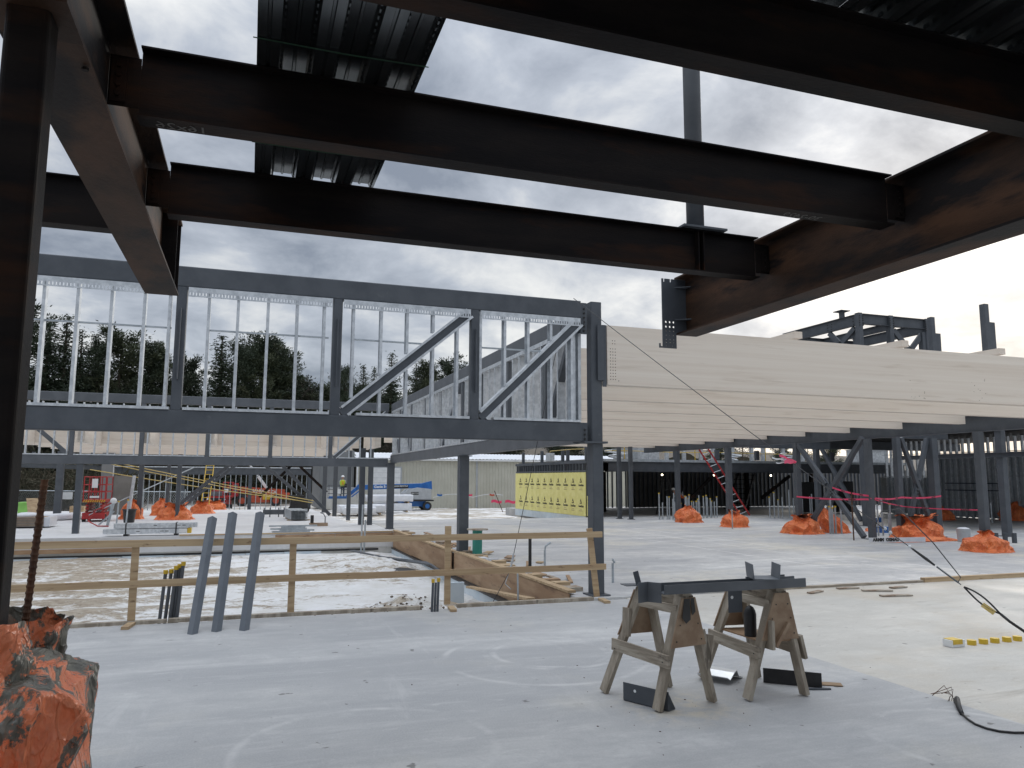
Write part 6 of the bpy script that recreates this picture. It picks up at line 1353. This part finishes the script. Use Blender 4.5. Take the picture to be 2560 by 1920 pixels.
b = B(); b.add([(-3.72, 85.59, -.02), (-2.28, 85.59, -.02), (-2.4, 85.595, .46), (-3.6, 85.595, .46)], [(0, 1, 2, 3)]); b.done('windscreen', 'glass', pk)
box('grille', (-3.75, 84.46, -.55), (-2.25, 84.49, -.2), 'black', pk); box('bumper', (-3.98, 84.4, -.88), (-2.02, 84.52, -.68), 'light_grey', pk)
for x in (-3.9, -2.3): box('headlight', (x, 84.46, -.42), (x + .2, 84.495, -.2), 'white_paint', pk)
for x in (-3.88, -2.12): wheel(pk, (x, 85.1, -.82), .38, .26, (1, 0, 0)); 
l2 = thing('scissor_lift', (-1.8, 80, -1.2), 'small red lift with a black front standing before the telehandler', 'scissor lift')
box('base', (-2.2, 79.6, -1.05), (-1.35, 81, -.7), 'black', l2); 
for k in range(4): box('arm', (-2.1, 79.7 + .02 * k, -.68 + k * .16), (-1.45, 79.76 + .02 * k, -.58 + k * .16), 'red_paint', l2)
box('platform', (-2.28, 79.5, -.02), (-1.3, 81, .12), 'red_paint', l2)
b = B()
for z in (.5, .95, 1.42): b.tube([(-2.25, 79.55, z), (-1.33, 79.55, z), (-1.33, 81, z), (-2.25, 81, z), (-2.25, 79.55, z)], .04, 5)
for x in (-2.25, -1.8, -1.33): b.cyl((x, 79.55, .1), (x, 79.55, 1.42), .04, 5)
b.done('guard_rails', 'red_paint', l2); box('sign', (-2.15, 79.5, .45), (-1.75, 79.53, .8), 'white_paint', l2)
for x in (-2.15, -1.4): wheel(l2, (x, 79.7, -1.05), .16, .14, (1, 0, 0))
t = thing('site_machine', (2.6, 42.5, 0), 'dark machine on the far slab behind the stud stack', 'machine'); box('body', (2.2, 42.5, .25), (3.1, 43.2, .75), 'black', t); box('hood', (2.1, 42.4, .75), (2.9, 43.1, .95), 'black', t); 
for x in (2.3, 3.0): wheel(t, (x, 42.6, .2), .2, .15)
# chain fence posts and white sign at the left, parked van at the right
t = thing('site_fence', (-12, 62, -.6), 'chain link site fence at the far left before the woods', 'fence')
b = B(); b.tube([(-24, 62, 1.0), (-4, 62, .8)], .03, 5); b.done('top_tube', 'galv_dull', t)
for k in range(8): B().cyl((-24 + k * 2.8, 62, -.8), (-24 + k * 2.8, 62, 1.0), .03, 6).done('post', 'galv_dull', t)
b = B()
for k in range(160): x = -24 + k * .125; b.cyl((x, 62, -.7), (x + .9, 62, .9), .005, 3); b.cyl((x + .9, 62, -.7), (x, 62, .9), .005, 3)
b.done('mesh_wire', 'galv_dull', t, kind='stuff'); box('notice', (-12.6, 61.9, .3), (-11.8, 61.93, .8), 'white_paint', t)
vn = thing('parked_van', (76, 58, 0), 'white van parked beyond the stud wall at the far right', 'van')
b = B(); pr = [(-3, .3), (3, .3), (3, 1.0), (2.2, 1.15), (1.5, 1.9), (-2.9, 1.9), (-3, 1.6)]
b.add([(73.5 + x, 58 + s, z) for s in (0, 1.9) for x, z in pr], [tuple(range(7)), tuple(range(13, 6, -1))] + [(i, (i + 1) % 7, 7 + (i + 1) % 7, 7 + i) for i in range(7)]); b.done('body', 'white_paint', vn)
box('window', (71.5, 57.98, 1.25), (74.6, 57.995, 1.7), 'glass', vn)
for x in (71.6, 75.4): wheel(vn, (x, 58, .35), .35, .22)

# ================================================================ WOODS
def crown_mesh(kind, seed):
    rs = random.Random(seed); vs = []; fs = []
    def card(c, d_, s):
        a_ = V((rs.gauss(0, 1), rs.gauss(0, 1), rs.gauss(0, 1))).normalized(); u = (d_ + a_ * .7).normalized(); w_ = u.cross(V((rs.gauss(0, 1), rs.gauss(0, 1), rs.gauss(0, 1)))).normalized()
        o = len(vs); vs.extend([c - u * s * .5, c + w_ * s * .22, c + u * s * .8, c - w_ * s * .22]); fs.append((o, o + 1, o + 2, o + 3))
    if kind == 'spruce':
        n = 34
        for k in range(n):
            h = .10 + .88 * k / n; rad = .20 * (1 - h) ** .85 + .008
            for j in range(15 if h < .8 else 8):
                a_ = rs.uniform(0, 6.28); L_ = rad * rs.uniform(.55, 1.12); d_ = V((math.cos(a_), math.sin(a_), -.22))
                m_ = max(5, int(46 * L_ / .2))
                for q in range(m_):
                    t_ = (q + .6) / m_; p = V((0, 0, h)) + d_ * L_ * t_ + V((rs.gauss(0, .010), rs.gauss(0, .010), rs.gauss(0, .008) + .02 * t_ * t_))
                    card(p, d_, .0165 * (1.1 - .4 * t_))
    elif kind == 'pine':
        cl = []
        for k in range(34):
            h = .28 + .70 * (k / 34) ** .85; rad = .21 * (1 - ((h - .45) / .62) ** 2 if h > .45 else .75 + .25 * (h - .28) / .17); rad = max(.03, rad)
            a_ = rs.uniform(0, 6.28); d_ = V((math.cos(a_), math.sin(a_), .25)); L_ = rad * rs.uniform(.45, 1.15)
            for q in range(3): cl.append((V((0, 0, h)) + d_ * L_ * (q + 1) / 3 + V((0, 0, .02 * q)), .048 * rs.uniform(.5, 1.15), d_))
        for c, r, d_ in cl:
            for q in range(120):
                g = V((rs.gauss(0, 1), rs.gauss(0, 1), rs.gauss(0, .6))) * r * .55; card(c + g, (g + d_ * .01).normalized() + V((0, 0, .4)), .0155)
    else:                               # bare broadleaf: fine twigs
        for k in range(420):
            h = .25 + .7 * rs.random() ** .8; a_ = rs.uniform(0, 6.28); d_ = V((math.cos(a_), math.sin(a_), rs.uniform(.4, 1.6))).normalized(); L_ = .05 + .14 * (1 - h) + .05 * rs.random()
            p = V((rs.gauss(0, .07), rs.gauss(0, .07), h)); w_ = d_.cross(V((rs.gauss(0, 1), rs.gauss(0, 1), 0))).normalized() * .0028; o = len(vs)
            vs.extend([p - w_, p + w_, p + d_ * L_]); fs.append((o, o + 1, o + 2))
    me = bpy.data.meshes.new('crown'); me.from_pydata(vs, [], fs); return me
def trunk_mesh(kind, seed):
    rs = random.Random(seed); b = B(); b.tube([(0, 0, 0), (.004, 0, .3), (-.003, .004, .6), (0, 0, .97)], [.016, .013, .009, .002], 7)
    for k in range(26 if kind != 'spruce' else 14):
        h = .25 + .65 * rs.random(); a_ = rs.uniform(0, 6.28); L_ = .16 * (1.1 - h); d_ = V((math.cos(a_), math.sin(a_), .35 if kind != 'spruce' else -.1)); b.tube([(0, 0, h), V((0, 0, h)) + d_ * L_], [.004, .001], 4)
    me = bpy.data.meshes.new('trunk'); me.from_pydata(b.v, [], b.f); return me
KIND = {}
for kd, n_, mt in (('spruce', 3, 'needles'), ('pine', 4, 'needles_olive'), ('bare', 2, 'twigs')):
    for i in range(n_):
        c_, t_ = crown_mesh(kd, 10 + i), trunk_mesh(kd, 20 + i); c_.materials.append(MATS[mt] if kd != 'pine' or i % 2 else MATS['needles']); t_.materials.append(MATS['bark']); KIND[kd, i] = (c_, t_)
def tree(kd, i, x, y, h, label, group, wid=1.0, rz=0.0):
    nm = {'spruce': 'spruce_tree', 'pine': 'pine_tree', 'bare': 'bare_tree'}[kd]
    t = thing(nm, (x, y, gz(x, y)), label, 'tree', group, rz)
    c_, t_ = KIND[kd, i]
    for n_, m_ in (('crown', c_), ('trunk', t_)):
        o = bpy.data.objects.new(n_, m_); col.objects.link(o); o.parent = t
    t.scale = (h * wid, h * wid, h); return t
TR = [(-26.5, 20.5, 'pine', 1.2), (-23.8, 20.9, 'spruce', 1.3), (-22.0, 21.6, 'spruce', 1.2), (-20.3, 20.2, 'spruce', 1.0), (-18.3, 18.4, 'pine', .9), (-15.8, 20.0, 'pine', 1.25), (-12.5, 18.6, 'pine', 1.0), (-11.0, 19.0, 'pine', .75),
      (-7.9, 17.6, 'pine', .9), (-4.0, 20.6, 'spruce', 1.45), (-1.7, 18.9, 'pine', .8), (-.1, 19.0, 'pine', .8), (1.0, 20.4, 'pine', 1.15), (2.4, 19.9, 'pine', 1.1), (4.1, 18.2, 'pine', 1.0), (6.0, 15.2, 'bare', 1.0),
      (7.2, 12.6, 'pine', .9), (9.1, 15.6, 'spruce', 1.0), (12.0, 16.6, 'pine', .8), (14.5, 17.8, 'spruce', 1.0), (16.0, 17.8, 'spruce', .9), (18.4, 20.0, 'spruce', 1.1), (21.9, 18.7, 'spruce', .9), (23.2, 18.2, 'pine', .9), (27.0, 19.2, 'pine', 1.0)]
for i, (x, h, kd, wd) in enumerate(TR):
    y = 105 + (i * 37 % 9) - 4; lab = {'spruce': 'dark pointed spruce', 'pine': 'rounded dark pine', 'bare': 'leafless tree'}[kd]
    tree(kd, i % {'spruce': 3, 'pine': 4, 'bare': 2}[kd], x * y / 105, y, h * 1.02, '%s in the skyline behind the truss, %s from the left' % (lab, ORD[i]), 'skyline trees', wd, i * 1.3)
k = 0
for i in range(50):
    x = -64 + i * 2.5; y = 112 + (i * 29 % 13); h = 13.2 + (i * 17 % 5) * .6
    if x > 40: h *= .7
    tree('pine' if i % 3 else 'spruce', i % 3, x, y, h, '%s tree in the back row of the woods, %s from the left' % ('low pine' if i % 3 else 'low spruce', ORD[i]), 'back row of the woods', 1.35, i * 2.1)
for i in range(22):
    x = -30 + i * 2.9 + (i * 13 % 5) * .3; y = 97 + (i * 7 % 6)
    if 6 < x < 40: y = 100
    tree('bare', i % 2, x, y, 7.5 + (i * 11 % 4), 'leafless grey tree at the edge of the woods, %s from the left' % ORD[i], 'leafless trees at the wood edge', 1.1, i * 1.7)
for i, (x, y, h) in enumerate(((44, 64, 6.5), (48, 66, 7.2), (52, 65, 6.0), (57, 67, 7.0), (61, 68, 7.4), (66, 69, 5.5))):
    tree('bare' if i % 2 else 'pine', i % 2, x, y, h, '%s beyond the mezzanine, %s from the left' % ('leafless shrub' if i % 2 else 'bushy pine', ORD[i]), 'trees beyond the mezzanine', 1.3, i)
for i in range(16):
    x = 3 + i * 1.75; y = 108 + (i * 5 % 4); tree('spruce' if i % 2 else 'pine', i % 3, x, y, 13.6 + (i * 7 % 5) * .55, '%s filling the skyline behind the diagonals, %s from the left' % ('narrow spruce' if i % 2 else 'scrubby pine', ORD[i]), 'fill trees behind the diagonals', 1.25, i * .9)
# undergrowth: one uncountable mass
vs, fs = [], []; rs = random.Random(5)
for i in range(26000):
    x = rs.uniform(-75, 70); y = rs.uniform(95, 108); z = gz(x, y) + abs(rs.gauss(0, 1.7)); s = rs.uniform(.15, .55)
    d_ = V((rs.gauss(0, 1), rs.gauss(0, .5), rs.gauss(.7, .8))).normalized(); w_ = d_.cross(V((rs.gauss(0, 1), rs.gauss(0, 1), rs.gauss(0, 1)))).normalized() * s * .16; o = len(vs); p = V((x, y, z)); vs += [p - w_, p + w_, p + d_ * s * 1.6]; fs.append((o, o + 1, o + 2))
for i in range(20000):
    x = rs.uniform(-34, -8.5); y = rs.uniform(63, 74); z = gz(x, y) + abs(rs.gauss(0, 1.6)); s = rs.uniform(.15, .5)
    d_ = V((rs.gauss(0, 1), rs.gauss(0, .5), rs.gauss(.7, .8))).normalized(); w_ = d_.cross(V((rs.gauss(0, 1), rs.gauss(0, 1), rs.gauss(0, 1)))).normalized() * s * .10; o = len(vs); p = V((x, y, z)); vs += [p - w_, p + w_, p + d_ * s * 1.8]; fs.append((o, o + 1, o + 2))
me = bpy.data.meshes.new('undergrowth'); me.from_pydata(vs, [], fs); me.materials.append(MATS['brush']); o = bpy.data.objects.new('undergrowth', me); col.objects.link(o); o['kind'] = 'stuff'; o['label'] = 'dark tangled undergrowth along the foot of the woods'; o['category'] = 'undergrowth'
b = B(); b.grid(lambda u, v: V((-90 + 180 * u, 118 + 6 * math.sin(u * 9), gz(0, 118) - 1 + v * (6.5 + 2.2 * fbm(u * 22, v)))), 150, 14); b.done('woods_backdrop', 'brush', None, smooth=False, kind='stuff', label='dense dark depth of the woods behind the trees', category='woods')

for o in list(col.objects):
    if o.parent is None and o.get('category') and not o.get('kind'): o['kind'] = 'thing'
